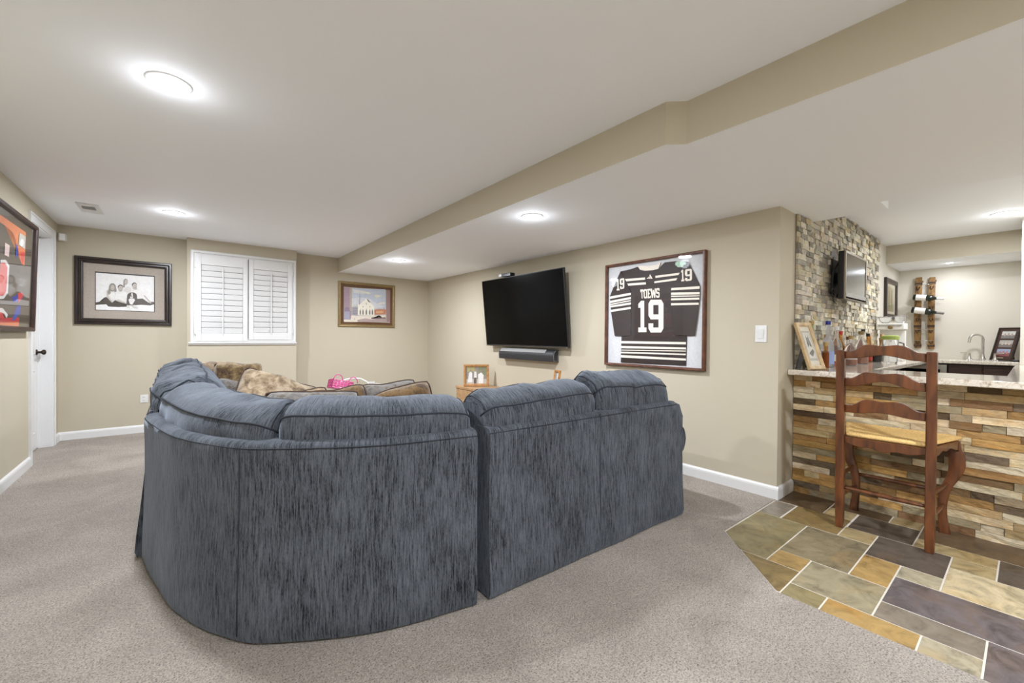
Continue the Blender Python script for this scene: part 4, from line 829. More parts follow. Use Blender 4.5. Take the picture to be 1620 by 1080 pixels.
def standing_frame(name, label, BL, BR, h, lean, fw, fmat, prints, w_in, cat='picture frame'):
    BL, BR = Vector(BL), Vector(BR); ex = (BR-BL).normalized(); w = (BR-BL).length; out = ex.cross(Z_)
    ey = (Z_*cos(lean)-out*sin(lean)).normalized(); ez = ex.cross(ey); o = BL+Z_*.012*sin(lean)+Z_*.002
    t = thing(name, label, cat, tuple((BL+BR)/2))
    b = NB(); ring_frame(b, o, ex, ey, ez, w, h, [(0, -.012), (0, .006), (.004, .010), (fw*.7, .009), (fw, .004), (fw, -.012)]); obj('frame', b, fmat, t)
    b = NB(); slab(b, o, ex, ey, ez, fw-.004, w-fw+.004, fw-.004, h-fw+.004, -.011, -.002); obj('back_board', b, M_CREAM, t)
    print_mesh('photo_print', None, [(c, [(fw+a*(w-2*fw), fw+bb*(h-2*fw)) for a, bb in p]) for c, p in prints], t, o, ex, ey, ez, -.0016)
    # easel strut
    s0 = o+ex*(w*.5)+ey*(h*.62)-ez*.013; foot = o+ex*(w*.5)-out*(sin(lean)*h*.62+.07); foot.z = BL.z+.001
    b = NB(); d = (foot-s0); vv = [b.verts.new(p) for p in (s0-ex*.025, s0+ex*.025, foot+ex*.025, foot-ex*.025, s0-ex*.025-ez*.004, s0+ex*.025-ez*.004, foot+ex*.025-out*.004, foot-ex*.025-out*.004)]
    for q in ((0, 1, 2, 3), (7, 6, 5, 4), (0, 4, 5, 1), (1, 5, 6, 2), (2, 6, 7, 3), (3, 7, 4, 0)): b.faces.new([vv[i] for i in q])
    obj('easel_strut', b, M_ESPR, t); return t
PRA = [((.30, .26, .22), rect(0, 0, 1, 1)), ((.42, .38, .16), rect(.05, .72, .42, 1)), ((.22, .24, .14), rect(.6, .5, 1, 1)), ((.55, .50, .44), rect(0, 0, 1, .28)), ((.80, .78, .76), [(.08, .1), (.30, .1), (.30, .62), (.22, .75), (.14, .62)]), ((.84, .82, .80), [(.60, .02), (.82, .02), (.86, .5), (.74, .68), (.58, .55)]), ((.80, .78, .76), [(.38, .36), (.52, .36), (.50, .72), (.40, .72)]), ((.36, .24, .18), ell(.22, .78, .05, .07)), ((.40, .27, .2), ell(.45, .78, .05, .07)), ((.36, .24, .18), ell(.72, .76, .05, .07)), ((.14, .1, .09), rect(.38, .02, .50, .36))]
standing_frame('photo_frame', 'pine framed family snapshot standing on the left end of the media stand', (2.895, 4.60, .485), (3.185, 4.44, .485), .285, .17, .032, M_PINE, PRA, 0)
PRB = [((.62, .60, .56), rect(0, 0, 1, 1)), ((.30, .30, .30), rect(0, .55, .5, 1)), ((.75, .74, .72), ell(.55, .45, .25, .3)), ((.40, .30, .25), ell(.4, .7, .16, .16))]
standing_frame('photo_frame', 'smaller pine photo frame on the near end of the media stand, partly behind the sofa', (3.04, 3.13, .485), (2.985, 3.00, .485), .31, .14, .024, M_PINE, PRB, 0)

# ---- toy bins by the back wall
t = thing('storage_bin', 'open milky white plastic storage bin by the back wall behind the sofa', 'bin', (1.92, 5.62, .004))
def tub(bm, cx, cy, z0, z1, w0, d0, w1, d1, th, rot=0, n=24, dip=0):
    rows = []
    for (w_, d_, z, ins) in ((w0, d0, z0, 0), (w1, d1, z1, 0), (w1+.02, d1+.02, z1+.004, 0), (w1+.02, d1+.02, z1-.008, 0)):
        rows.append([(w_, d_, z)])
    P = []
    for (w_, d_, z) in ((w0, d0, z0), (w1, d1, z1-.012), (w1+.026, d1+.026, z1-.010), (w1+.026, d1+.026, z1), (w1-.01, d1-.01, z1), (w0-.01, d0-.01, z0+.006)):
        r = []
        for k in range(n):
            a = 2*pi*k/n; c_, s_ = cos(a), sin(a); e = .45
            x = abs(c_)**e*(1 if c_ > 0 else -1)*w_/2; y = abs(s_)**e*(1 if s_ > 0 else -1)*d_/2
            zz = z+(dip*math.cos(2*a) if z > z0+.02 else 0)
            r.append(bm.verts.new((cx+x*cos(rot)-y*sin(rot), cy+x*sin(rot)+y*cos(rot), zz)))
        P.append(r)
    for A, B in zip(P[:-1], P[1:]):
        for k in range(n): bm.faces.new((A[k], A[(k+1) % n], B[(k+1) % n], B[k]))
    bm.faces.new(P[0][::-1]); bm.faces.new(P[-1])
b = NB(); tub(b, 1.90, 5.62, .006, .455, .48, .38, .56, .44, .01, .05, dip=.02); obj('tub', b, M_BINW, t, smooth=True, angle=40)
b = NB(); tube(b, [(1.66, 5.84, .45), (1.70, 5.855, .50), (1.80, 5.865, .535), (1.90, 5.868, .545), (2.00, 5.865, .535), (2.08, 5.855, .49), (2.12, 5.84, .43)], .010, 8); tube(b, [(2.12, 5.84, .43), (2.175, 5.65, .43), (2.12, 5.42, .43)], .009, 8); obj('rim_handle', b, M_BINW, t, smooth=True)
t = thing('toy_basket', 'pink plastic toy basket with round holes lying in the white storage bin', 'basket', (1.62, 5.55, .42))
M4 = Matrix.Translation((1.615, 5.50, .455)) @ Matrix.Rotation(radians(14), 4, 'Y') @ Matrix.Rotation(radians(-8), 4, 'X')
b = NB()
def lat(p, q, nx, nz_):                                  # lattice wall with open cells
    p, q = Vector(p), Vector(q)
    for i in range(nx+1):
        a = p.lerp(q, i/nx); tube(b, [M4 @ a, M4 @ (a+Vector((0, 0, .10)))], .006, 5)
    for j in range(nz_+1):
        z = Vector((0, 0, .10*j/nz_)); tube(b, [M4 @ (p+z), M4 @ (q+z)], .0065, 5)
cn = [(-.13, -.09, 0), (.12, -.09, 0), (.12, .09, 0), (-.13, .09, 0)]
for i in range(4): lat(cn[i], cn[(i+1) % 4], 6 if i % 2 == 0 else 4, 3)
obj('lattice_wall', b, M_PINK, t)
b = NB(); bxm(b, (.25, .18, .006), M4 @ Matrix.Translation((-.005, 0, 0))); obj('base', b, M_PINK, t)
for xx in (-.13, .06):
    b = NB(); hw = .055
    tube(b, [M4 @ Vector((xx+hw-hw*cos(pi*k/10), -.09, .10+.065*sin(pi*k/10))) for k in range(11)], .006, 6); obj('handle', b, M_PINK, t, smooth=True)

# ================================================================== BAR
def mat_stone_attr(name, contrast, scale, rough, bumpy):
    m = mat_stone(name, contrast, scale, rough, bumpy); nt = m.node_tree
    at_ = nd(nt, 'ShaderNodeAttribute'); at_.attribute_name = 'tone'
    for l in list(nt.links):
        if l.from_node.type == 'OBJECT_INFO' and l.from_socket.name == 'Color':
            to = l.to_socket; nt.links.remove(l); nt.links.new(at_.outputs['Color'], to)
    return m
M_STW = mat_stone_attr('stacked_stone', .40, 18, .8, .7)
def stone_bm(bm, o, ex, ey, ez, a0, a1, b0, b1, depth, c, lay, nx=2, rough=.004):
    """one split-face stone: irregular front grid, closed sides"""
    o, ex, ey, ez = map(Vector, (o, ex, ey, ez)); G = {}; ny = 2
    for i in range(nx+1):
        for j in range(ny+1):
            a = a0+(a1-a0)*i/nx; bb = b0+(b1-b0)*j/ny; d = depth+random.uniform(-rough, rough)
            G[i, j] = bm.verts.new(o+ex*a+ey*bb+ez*d)
    B = [bm.verts.new(o+ex*a+ey*bb) for a, bb in ((a0, b0), (a1, b0), (a1, b1), (a0, b1))]
    fs = []
    for i in range(nx):
        for j in range(ny): fs.append(bm.faces.new((G[i, j], G[i+1, j], G[i+1, j+1], G[i, j+1])))
    fs.append(bm.faces.new([G[i, 0] for i in range(nx, -1, -1)]+[B[0], B[1]])); fs.append(bm.faces.new([G[i, ny] for i in range(nx+1)]+[B[2], B[3]]))
    fs.append(bm.faces.new([G[0, j] for j in range(ny+1)]+[B[3], B[0]])); fs.append(bm.faces.new([G[nx, j] for j in range(ny, -1, -1)]+[B[1], B[2]]))
    for f in fs:
        for l in f.loops: l[lay] = (c[0], c[1], c[2], 1)
def vary(c, k=.12):
    f = random.uniform(1-k, 1+k); return tuple(v*f*random.uniform(.97, 1.03) for v in c)
WARM = [srgb(184, 146, 90)]*4+[srgb(158, 124, 78)]*3+[srgb(124, 96, 66)]*2+[srgb(92, 76, 58)]*2+[srgb(206, 186, 150)]*4+[srgb(152, 138, 112)]*4+[srgb(174, 150, 110)]*5+[srgb(204, 190, 162)]*3+[srgb(112, 98, 80)]*2
COOL = [srgb(164, 158, 146)]*5+[srgb(218, 210, 190)]*5+[srgb(192, 180, 154)]*4+[srgb(200, 192, 174)]*5+[srgb(142, 136, 124)]*3+[srgb(196, 178, 138)]*1+[srgb(174, 166, 148)]*4
# ---- stone faced bar front
bar = thing('bar_counter_base', 'stone-clad bar front under the granite top, stacked brown, gold and grey ledger stones', 'bar', (3.66, .1, 0))
b = NB(); bx(b, 3.605, 3.70, -.90, 1.108, 0, .872); obj('core_wall', b, M_MORTAR, bar)
b = NB(); bx(b, 3.70, 4.02, -.90, 1.108, .0, .10); bx(b, 3.70, 4.02, -.90, 1.108, .84, .872); bx(b, 3.70, 4.00, 1.06, 1.108, .1, .84); bx(b, 3.70, 4.00, -.9, -.86, .1, .84); bx(b, 3.70, 4.0, .1, .13, .1, .84); obj('inner_shelf', b, M_CAB, bar)
rh = .0436; z = 0.0; r = 0
while z < .865:
    z1 = min(.871, z+rh); y = -.90; 
    while y < 1.105:
        ln = random.choice([.09, .13, .17, .2, .24, .28, .33]); y1 = min(1.108, y+ln)
        if 1.108-y1 < .05: y1 = 1.108
        bm = NB(); lay = bm.loops.layers.float_color.new('tone')
        stone_bm(bm, (3.606, y, z), (0, 1, 0), (0, 0, 1), (-1, 0, 0), .0008, y1-y-.0008, .0008, z1-z-.0008, random.uniform(.013, .027), vary(random.choice(WARM)), lay, nx=4)
        obj('ledger_stone', bm, M_STW, bar, smooth='keep'); y = y1
    z = z1
# ---- stacked stone accent wall: 300 nearest stones singly, the rest joined
b = NB(); bx(b, XBAR+.004, 6.19, YC-.006, YC, .86, ZC); obj('mortar_bed', b, M_MORTAR, w_bar)
rows_ = []; z = .875
while z < ZC-.004:
    z1 = min(ZC-.002, z+random.choice([.034, .038, .042])); x = XBAR+.004
    if ZC-z1 < .012: z1 = ZC-.002
    while x < 6.18:
        top = ZS-.002 if x < 3.935 else ZC-.002
        x1 = min(6.19, x+random.choice([.055, .075, .09, .11, .13, .16]))
        if x < 3.93 < x1: x1 = 3.935
        if 6.19-x1 < .04: x1 = 6.19
        if z < top-.006: rows_.append((x, x1, z, min(z1, top)))
        x = x1
    z = z1
rows_.sort(key=lambda q: q[0])
far = NB(); flay = far.loops.layers.float_color.new('tone')
for k, (x, x1, z, z1) in enumerate(rows_):
    bm, lay = (NB(), None) if k < 300 else (far, flay)
    if lay is None: lay = bm.loops.layers.float_color.new('tone')
    stone_bm(bm, (x, YC-.005, z), (1, 0, 0), (0, 0, 1), (0, -1, 0), .0008, x1-x-.0008, .0008, z1-z-.0008, random.uniform(.008, .026), vary(random.choice(COOL), .10), lay, nx=2, rough=.003)
    if k < 300: obj('wall_stone', bm, M_STW, w_bar, smooth='keep')
fo = obj('far_wall_stones', far, M_STW, w_bar, smooth='keep'); fo['kind'] = 'stuff'
# ---- granite top
b = NB(); prism(b, [(3.455, -.90), (6.045, -.90), (6.045, .095), (4.05, .095), (4.05, .735), (6.88, .735), (6.88, .07), (7.477, .07), (7.477, 1.084), (3.594, 1.084), (3.594, 1.109), (3.455, 1.109)], .873, .912)
tag(obj('granite_countertop', b, M_GRANITE, bevel=.007, bseg=3), 'pale speckled granite countertop wrapping the stone-clad bar', 'countertop')
# ---- cabinets and wine cooler behind the bar
t = thing('sink_cabinet', 'dark wood base cabinet under the granite sink counter on the far wall', 'cabinet', (7.2, .35, 0))
b = NB(); bx(b, 6.94, 7.477, .07, .60, .0, .872); obj('carcass', b, M_CAB, t)
for y0_, y1_ in ((.075, .33), (.34, .595)):
    b = NB(); bx(b, 6.922, 6.94, y0_, y1_, .10, .70); d_ = obj('door', b, M_CAB, t, bevel=.003)
    b = NB(); yk = y1_-.03 if y0_ < .2 else y0_+.03; tube(b, [(6.922, yk, .55), (6.90, yk, .55), (6.90, yk, .65), (6.922, yk, .65)], .005, 6); obj('pull', b, M_CHROME, d_, smooth=True)
    b = NB(); bx(b, 6.922, 6.94, y0_, y1_, .715, .862); obj('drawer_front', b, M_CAB, t, bevel=.003)
t = thing('wine_cooler', 'stainless framed glass-door wine cooler under the bar counter, partly hidden behind the front counter', 'cooler', (7.2, .84, 0))
b = NB(); bx(b, 6.93, 7.477, .605, 1.08, .03, .868); obj('case', b, M_BLACK, t)
b = NB(); ring_frame(b, (6.93, 1.078, .08), (0, -1, 0), (0, 0, 1), (-1, 0, 0), .47, .775, [(0, 0), (0, .03), (.055, .03), (.055, 0)]); obj('door_frame', b, M_STEEL, t, bevel=.003)
b = NB(); bx(b, 6.908, 6.914, .655, 1.03, .13, .805); obj('door_glass', b, M_SCREEN, t)
b = NB(); bx(b, 6.95, 7.4, .62, 1.06, 0, .03); obj('foot_rail', b, M_BLACK, t)
t = thing('side_cabinet', 'dark wood cabinet under the side run of the granite bar counter', 'cabinet', (4.7, .92, 0))
b = NB(); bx(b, 4.06, 5.25, .78, 1.08, 0, .872); obj('carcass', b, M_CAB, t)
for k in range(3):
    b = NB(); bx(b, 4.07+k*.393, 4.455+k*.393, .762, .78, .10, .86); obj('door', b, M_CAB, t, bevel=.003)

# ---- small wall television on the stone wall
t = thing('small_television', 'small silver framed television on a black arm on the stone wall', 'television', (4.6, 1.09, 1.47))
b = NB(); ring_frame(b, (4.27, .965, 1.468), (1, 0, 0), (0, 0, 1), (0, -1, 0), .685, .400, [(0, -.006), (0, 0), (.004, .006), (.020, .006), (.024, -.002), (.024, -.006)]); obj('bezel', b, plain('champagne_bezel', srgb(150, 138, 122), .35, .4, nbump=0), t)
b = NB(); bx(b, 4.272, 4.953, .970, 1.012, 1.470, 1.866); obj('rear_case', b, M_BLACK, t, bevel=.006)
b = NB(); bx(b, 4.29, 4.935, .9635, .968, 1.525, 1.848); obj('screen', b, M_GREYSC, t)
b = NB(); bx(b, 4.275, 4.95, .959, .966, 1.472, 1.525); obj('speaker_strip', b, M_SILVER, t, bevel=.003)
b = NB(); bx(b, 4.36, 4.78, 1.012, 1.03, 1.54, 1.80); bx(b, 4.50, 4.56, 1.03, 1.075, 1.62, 1.72); bx(b, 4.36, 4.64, 1.068, 1.086, 1.52, 1.82); obj('wall_bracket', b, M_BLACK, t)
b = NB(); tube(b, [(4.33, 1.02, 1.78), (4.29, 1.05, 1.70), (4.31, 1.06, 1.56), (4.40, 1.05, 1.49), (4.42, 1.03, 1.55)], .006, 6); tube(b, [(4.35, 1.03, 1.62), (4.30, 1.06, 1.55), (4.36, 1.06, 1.46), (4.44, 1.06, 1.44)], .005, 6); obj('cable', b, M_BLACK, t, smooth=True)
# ---- narrow picture beyond the stone wall
o = Vector((6.58, YC, 1.40)); t, ez = hung('narrow_picture', 'tall narrow dark framed picture on the painted wall right of the stone wall', 'picture', o, X_, Z_, .64, .485, [(0, 0), (0, .024), (.012, .030), (.055, .026), (.06, 0)], M_ESPR, .06, None, M_CREAM, (6.9, YC, 1.40))
print_mesh('picture_print', (.42, .30, srgb(196, 184, 150)), [(srgb(150, 140, 100), [(0, 0), (.42, 0), (.42, .1), (0, .06)]), (srgb(120, 116, 80), [(.1, .05), (.16, .05), (.15, .25), (.11, .25)]), (srgb(120, 116, 80), [(.25, .04), (.32, .04), (.30, .27), (.26, .27)])], t, (6.69, YC, 1.49), X_, Z_, ez, .0088)

# ================================================================== COUNTER STOOL
t = thing('bar_stool', 'cherry wood ladder-back bar stool with a woven rush seat, facing the stone bar', 'stool', (3.33, .52, 0))
YL, YR = .713, .326
for yc in (YL, YR):
    pts = [(3.124, yc, 0), (3.121, yc, .15), (3.118, yc, .40), (3.112, yc, .60), (3.104, yc, .85), (3.096, yc, 1.068)]
    b = NB(); rings = []
    for (x, y, z) in pts:
        hw = .0205 if z > .05 else .0185
        rings.append([b.verts.new((x+a*hw, y+c*hw, z)) for a, c in ((-1, -1), (1, -1), (1, 1), (-1, 1))])
    for A, B in zip(rings[:-1], rings[1:]):
        for k in range(4): b.faces.new((A[k], A[(k+1) % 4], B[(k+1) % 4], B[k]))
    b.faces.new(rings[0][::-1]); b.faces.new(rings[-1]); obj('rear_post', b, M_CHERRY, t, bevel=.005)
def slat(top, bot, xa):
    n = 36; f = lambda tab, u: next(a[1]+(c[1]-a[1])*(.5-.5*cos(pi*(u-a[0])/(c[0]-a[0]))) for a, c in zip(tab[:-1], tab[1:]) if u <= c[0]+1e-6)
    b = NB(); F_ = []; B_ = []
    for i in range(n+1):
        u = i/n; y = YL-.02+(YR-YL+.04)*u; bow = -.016*4*u*(1-u)
        F_.append((b.verts.new((xa+bow-.009, y, f(bot, u))), b.verts.new((xa+bow-.009, y, f(top, u))))); B_.append((b.verts.new((xa+bow+.009, y, f(bot, u))), b.verts.new((xa+bow+.009, y, f(top, u)))))
    for i in range(n):
        b.faces.new((F_[i][0], F_[i+1][0], F_[i+1][1], F_[i][1])); b.faces.new((B_[i][0], B_[i][1], B_[i+1][1], B_[i+1][0]))
        b.faces.new((F_[i][1], F_[i+1][1], B_[i+1][1], B_[i][1])); b.faces.new((F_[i][0], B_[i][0], B_[i+1][0], F_[i+1][0]))
    b.faces.new((F_[0][0], F_[0][1], B_[0][1], B_[0][0])); b.faces.new((F_[n][0], B_[n][0], B_[n][1], F_[n][1]))
    obj('back_slat', b, M_CHERRY, t, bevel=.004)
def wave(e, p): return [(0, e), (.06, e+.001), (.30, p), (.37, p-.002), (.5, p-.007), (.55, p-.004), (.66, p), (.72, p-.003), (.95, e+.001), (1, e)]
slat(wave(1.060, 1.102), [(0, 1.018), (.1, 1.020), (.5, 1.043), (.9, 1.018), (1, 1.012)], 3.099)
slat(wave(.903, .945), [(0, .855), (.1, .857), (.5, .894), (.9, .858), (1, .855)], 3.104)
slat(wave(.744, .787), [(0, .698), (.1, .700), (.5, .717), (.9, .700), (1, .698)], 3.109)
# rush seat: four woven sectors meeting on the diagonals, ridges follow each edge
b = NB(); n = 72; G = {}
def seat_pt(u, v, top):
    x = 3.135+.425*v; yl = .690+.095*v; yr = .349-.105*v; y = yl+(yr-yl)*u
    e = [v, 1-v, u, 1-u]; m_ = min(e); k = e.index(m_)
    rd = sin((y if k < 2 else x)*2*pi/.0125)*.0022*(1 if top else .4)
    edge = max(0, 1-m_/.10); z = .582-.012*(1-edge)-.010*min(1, m_*2.2)+(.006*(2*v-1)**2) - .020*edge**3
    if not top: z = .546+.012*edge**3
    out = Vector(((v-.5)*.0, 0, 0)); bul = .008*sin(pi*min(1, 1))*0
    return Vector((x, y, z+rd))
for s in (True, False):
    for i in range(n+1):
        for j in range(n+1): G[i, j, s] = b.verts.new(seat_pt(i/n, j/n, s))
    for i in range(n):
        for j in range(n):
            q = (G[i, j, s], G[i+1, j, s], G[i+1, j+1, s], G[i, j+1, s]); b.faces.new(q if s else q[::-1])
for i in range(n):
    for (p, q) in (((i, 0), (i+1, 0)), ((i+1, n), (i, n)), ((0, i+1), (0, i)), ((n, i), (n, i+1))):
        b.faces.new((G[p[0], p[1], False], G[q[0], q[1], False], G[q[0], q[1], True], G[p[0], p[1], True]))
obj('rush_seat', b, M_RUSH, t, smooth=True)
def scallop(p0, p1, z0, zb, mid, th, name='apron'):
    p0, p1 = Vector(p0), Vector(p1); ex = (p1-p0).normalized(); L_ = (p1-p0).length; n = 20; pts = [(0, z0), (L_, z0)]
    for i in range(n, -1, -1):
        u = i/n; pts.append((L_*u, zb+(mid-zb)*abs(sin(pi*u))**.6+.006*cos(6*pi*u)*sin(pi*u)))
    b = NB(); prism(b, pts, -th/2, th/2, (p0, ex, (0, 0, 1), ex.cross(Z_))); obj(name, b, M_CHERRY, t, bevel=.002, bseg=1)
scallop((3.125, YL-.02, 0), (3.125, YR+.02, 0), .552, .520, .498, .02)
scallop((3.14, YR, 0), (3.51, .262, 0), .552, .490, .522, .018); scallop((3.14, YL, 0), (3.51, .770, 0), .552, .490, .522, .018); scallop((3.522, .75, 0), (3.522, .28, 0), .552, .488, .525, .018)
for s, yc in ((1, .757), (-1, .277)):
    b = NB(); rings = []; P_ = [(.548, 0, .022, .026), (.50, .004, .023, .030), (.46, .012, .024, .034), (.41, .016, .023, .034), (.35, .006, .020, .029), (.29, -.018, .018, .024), (.23, -.034, .017, .021), (.16, -.040, .0165, .019), (.09, -.038, .017, .019), (.04, -.032, .019, .021), (0, -.028, .020, .022)]
    pz = catmull([(p[1], p[2], p[0]) for p in P_], .02)
    def rad(z):
        for a, c in zip(P_[:-1], P_[1:]):
            if c[0] <= z <= a[0]+1e-6: k = (a[0]-z)/(a[0]-c[0]); return a[2]+(c[2]-a[2])*k, a[3]+(c[3]-a[3])*k
        return P_[-1][2:]
    for q in pz:
        rx, ry = rad(q.z); off = q.x
        rings.append([b.verts.new((3.527+off*.25+rx*a, yc+s*off+ry*c, max(0, q.z))) for a, c in ((-1, -.75), (-.75, -1), (.75, -1), (1, -.75), (1, .75), (.75, 1), (-.75, 1), (-1, .75))])
    for A, B in zip(rings[:-1], rings[1:]):
        for k in range(8): b.faces.new((A[k], A[(k+1) % 8], B[(k+1) % 8], B[k]))
    b.faces.new(rings[0][::-1]); b.faces.new(rings[-1]); obj('cabriole_leg', b, M_CHERRY, t, smooth=True, angle=50)
for p, q, r in (((3.122, YL, .245), (3.122, YR, .243), .0115), ((3.524, .722, .242), (3.524, .31, .240), .012), ((3.12, YL, .312), (3.52, .735, .290), .011), ((3.12, YL, .188), (3.52, .722, .165), .011), ((3.12, YR, .312), (3.52, .30, .290), .011), ((3.12, YR, .188), (3.52, .313, .165), .011)):
    p, q = Vector(p), Vector(q); b = NB(); tube(b, [p.lerp(q, k/10) for k in range(11)], [r*(.72+.38*sin(pi*k/10)) for k in range(11)], 10); obj('stretcher', b, M_CHERRY, t, smooth=True)

# ================================================================== THINGS ON THE BAR
CZ = .912
def bottle(label, x, y, r, h, neck_h, glass_c, liquid=None, cap=None, lab=None, shoulder=.12, nr=.013, name='liquor_bottle', fill=.5, lab_z=(.18, .45), group=None):
    t = thing(name, label, 'bottle', (x, y, CZ)); bh = h-neck_h; sh = bh*(1-shoulder*2)
    prof = [(0, 0), (r*.92, 0), (r, .006), (r, sh), (r*.92, sh+(bh-sh)*.45), (r*.55, sh+(bh-sh)*.85), (nr, bh+.005), (nr, h-.022), (nr*1.15, h-.020), (nr*1.15, h-.012), (0, h-.012)]
    b = NB(); lathe(b, prof, (x, y, CZ), 20); obj('glass_body', b, glass_c, t, smooth=True, angle=40)
    if liquid:
        b = NB(); lathe(b, [(0, .006), (r*.90, .006), (r*.90, h*fill), (0, h*fill)], (x, y, CZ), 16); obj('liquid', b, liquid, t, smooth=True, angle=40)
    b = NB(); ch = .030; lathe(b, [(nr*1.2, h-ch), (nr*1.25, h-.002), (nr, h), (0, h), (0, h-ch)], (x, y, CZ), 14); obj('cap', b, cap or M_BLACK, t, smooth=True, angle=40)
    if lab:
        b = NB(); n = 14; a0 = math.atan2(-y, -x) - 1.25
        lo, hi = [], []
        for k in range(n+1):
            a = a0+2.5*k/n; lo.append(b.verts.new((x+(r+.0006)*cos(a), y+(r+.0006)*sin(a), CZ+sh*lab_z[0]))); hi.append(b.verts.new((x+(r+.0006)*cos(a), y+(r+.0006)*sin(a), CZ+sh*lab_z[1])))
        for k in range(n): b.faces.new((lo[k], lo[k+1], hi[k+1], hi[k]))
        obj('label', b, lab, t, smooth=True)
    return t
G_CLEAR = M_GLASS; G_FROST = glass('frosted_glass', (.86, .88, .95), .45); G_GREEN = glass('green_glass', (.55, .72, .35), .05); G_AMBER = glass('amber_glass', (.75, .38, .12), .03); G_DARK = plain('dark_green_wine_glass', (.012, .016, .010), .08, nbump=0)
LQ_W = plain('whiskey', srgb(150, 78, 34), .1, nbump=0); LQ_R = plain('red_liqueur', srgb(140, 44, 28), .1, nbump=0); LQ_G = plain('green_liqueur', srgb(150, 160, 70), .2, nbump=0)
LB_W = plain('white_label', srgb(230, 226, 218), .6); LB_B = plain('blue_label', srgb(150, 164, 206), .6); LB_R = plain('red_label', srgb(176, 60, 44), .6); CP_BLUE = plain('blue_cap', srgb(36, 44, 140), .4, nbump=0); CP_RED = plain('red_cap', srgb(190, 50, 40), .4, nbump=0); CP_W = plain('white_cap', srgb(232, 230, 226), .4, nbump=0); CP_TAN = plain('cork_tan', srgb(176, 146, 90), .7)
X1 = {1284: 3.586, 1296: 3.765, 1307: 3.927, 1318: 4.114, 1325: 4.232, 1333: 4.381, 1341: 4.537, 1347: 4.66, 1359: 4.916, 1370: 5.173, 1376: 5.325}
bottle('tall green necked bottle just right of the leaning picture frame', 3.74, 1.042, .034, .36, .15, G_GREEN, LQ_R, CP_TAN, None, .22, fill=.22)
bottle('slim amber bottle in front of the frosted bottle', 3.87, .985, .022, .20, .06, G_AMBER, LQ_W, CP_TAN, None, .1, fill=.6)
bottle('tall frosted vodka bottle with a blue cap and pale blue label', 3.98, 1.00, .041, .365, .125, G_FROST, None, CP_BLUE, LB_B, .2, .014, lab_z=(.2, .9))
bottle('clear bottle with a white neck and white label, behind the left stool post', 4.30, 1.02, .040, .33, .10, G_CLEAR, None, CP_W, LB_W, .2, lab_z=(.3, .7))
bottle('short clear bottle with a tan stopper left of the white-necked bottle', 4.12, 1.045, .032, .26, .08, G_CLEAR, LQ_W, CP_TAN, LB_W, .2, fill=.25)
bottle('bottle with a bright red cap among the liquor bottles', 4.52, 1.045, .036, .295, .09, G_AMBER, LQ_R, CP_RED, LB_R, .2)
bottle('squat whiskey bottle with a blue and white label behind the stool back', 4.48, .965, .046, .255, .07, G_CLEAR, LQ_W, CP_TAN, LB_W, .2, fill=.34, lab_z=(.5, .85))
bottle('small clear bottle with a brown stopper near the middle of the bottles', 4.78, 1.05, .034, .25, .08, G_CLEAR, LQ_W, plain('brown_cap', srgb(104, 66, 40), .5), LB_W, .2, fill=.4)
bottle('rounded decanter of amber whiskey with a gold stopper', 4.92, .985, .055, .30, .08, G_CLEAR, LQ_W, M_GOLD, None, .28, .018, fill=.30)
bottle('clear bottle with a tall black cap behind the stool top slat', 5.22, 1.03, .040, .325, .10, G_CLEAR, LQ_R, M_BLACK, LB_W, .2, fill=.35)
bottle('dark amber bottle with a black cap, farthest right of the liquor bottles', 5.36, 1.02, .038, .285, .09, G_AMBER, LQ_W, M_BLACK, LB_R, .2, fill=.5)
# leaning drawing in a tan frame
PRD = [(srgb(214, 206, 186), rect(0, 0, 1, 1)), (srgb(176, 172, 160), rect(.08, .12, .92, .88)), (srgb(206, 202, 190), rect(.14, .18, .86, .84)), (srgb(120, 118, 110), [(.2, .3), (.5, .22), (.8, .34), (.72, .42), (.45, .36)]), (srgb(96, 94, 88), [(.3, .45), (.38, .80), (.46, .52)]), (srgb(108, 106, 100), [(.5, .5), (.6, .78), (.7, .46)]), (srgb(140, 138, 128), ell(.5, .62, .12, .1))]
standing_frame('leaning_picture_frame', 'tan wooden framed drawing leaning at the left end of the granite bar', (3.478, .978, CZ), (3.625, .925, CZ), .355, .33, .030, M_TANW, PRD, 0)
# white appliance with glass bowls, jar, utensils
t = thing('white_appliance', 'white countertop appliance with an open front at the far end of the side counter', 'appliance', (6.07, .96, CZ))
b = NB(); bx(b, 5.99, 6.16, .85, 1.06, CZ, CZ+.03); obj('base', b, M_OFFW, t, bevel=.006)
b = NB(); bx(b, 6.10, 6.16, .85, 1.06, CZ+.03, 1.25); obj('column', b, M_OFFW, t, bevel=.006)
b = NB(); bx(b, 5.97, 6.17, .84, 1.07, 1.245, 1.315); obj('head', b, M_OFFW, t, bevel=.008)
b = NB(); bx(b, 5.966, 5.972, .86, 1.05, 1.285, 1.298); obj('trim_band', b, M_SILVER, t)
b = NB(); lathe(b, [(0, 0), (.022, 0), (.018, .006), (0, .008)], (5.968, .95, 1.27), 12, axis=(-1, 0, 0)); obj('emblem', b, M_GOLD, t)
def bowl(x, y, z, r, h, label):
    t = thing('glass_bowl', label, 'bowl', (x, y, z)); b = NB(); n = 18
    lathe(b, [(0, .002), (r*.45, 0), (r*.8, h*.35), (r, h*.92), (r*1.04, h), (r*.95, h*.94), (r*.75, h*.4), (r*.4, .008), (0, .01)], (x, y, z), n); obj('bowl_body', b, M_GLASS, t, smooth=True)
    b = NB(); tube(b, [(x+r*1.02*cos(2*pi*k/24), y+r*1.02*sin(2*pi*k/24), z+h+.004*sin(8*2*pi*k/24)) for k in range(24)], .004, 5, closed=True); obj('rim', b, M_GLASS, t, smooth=True)
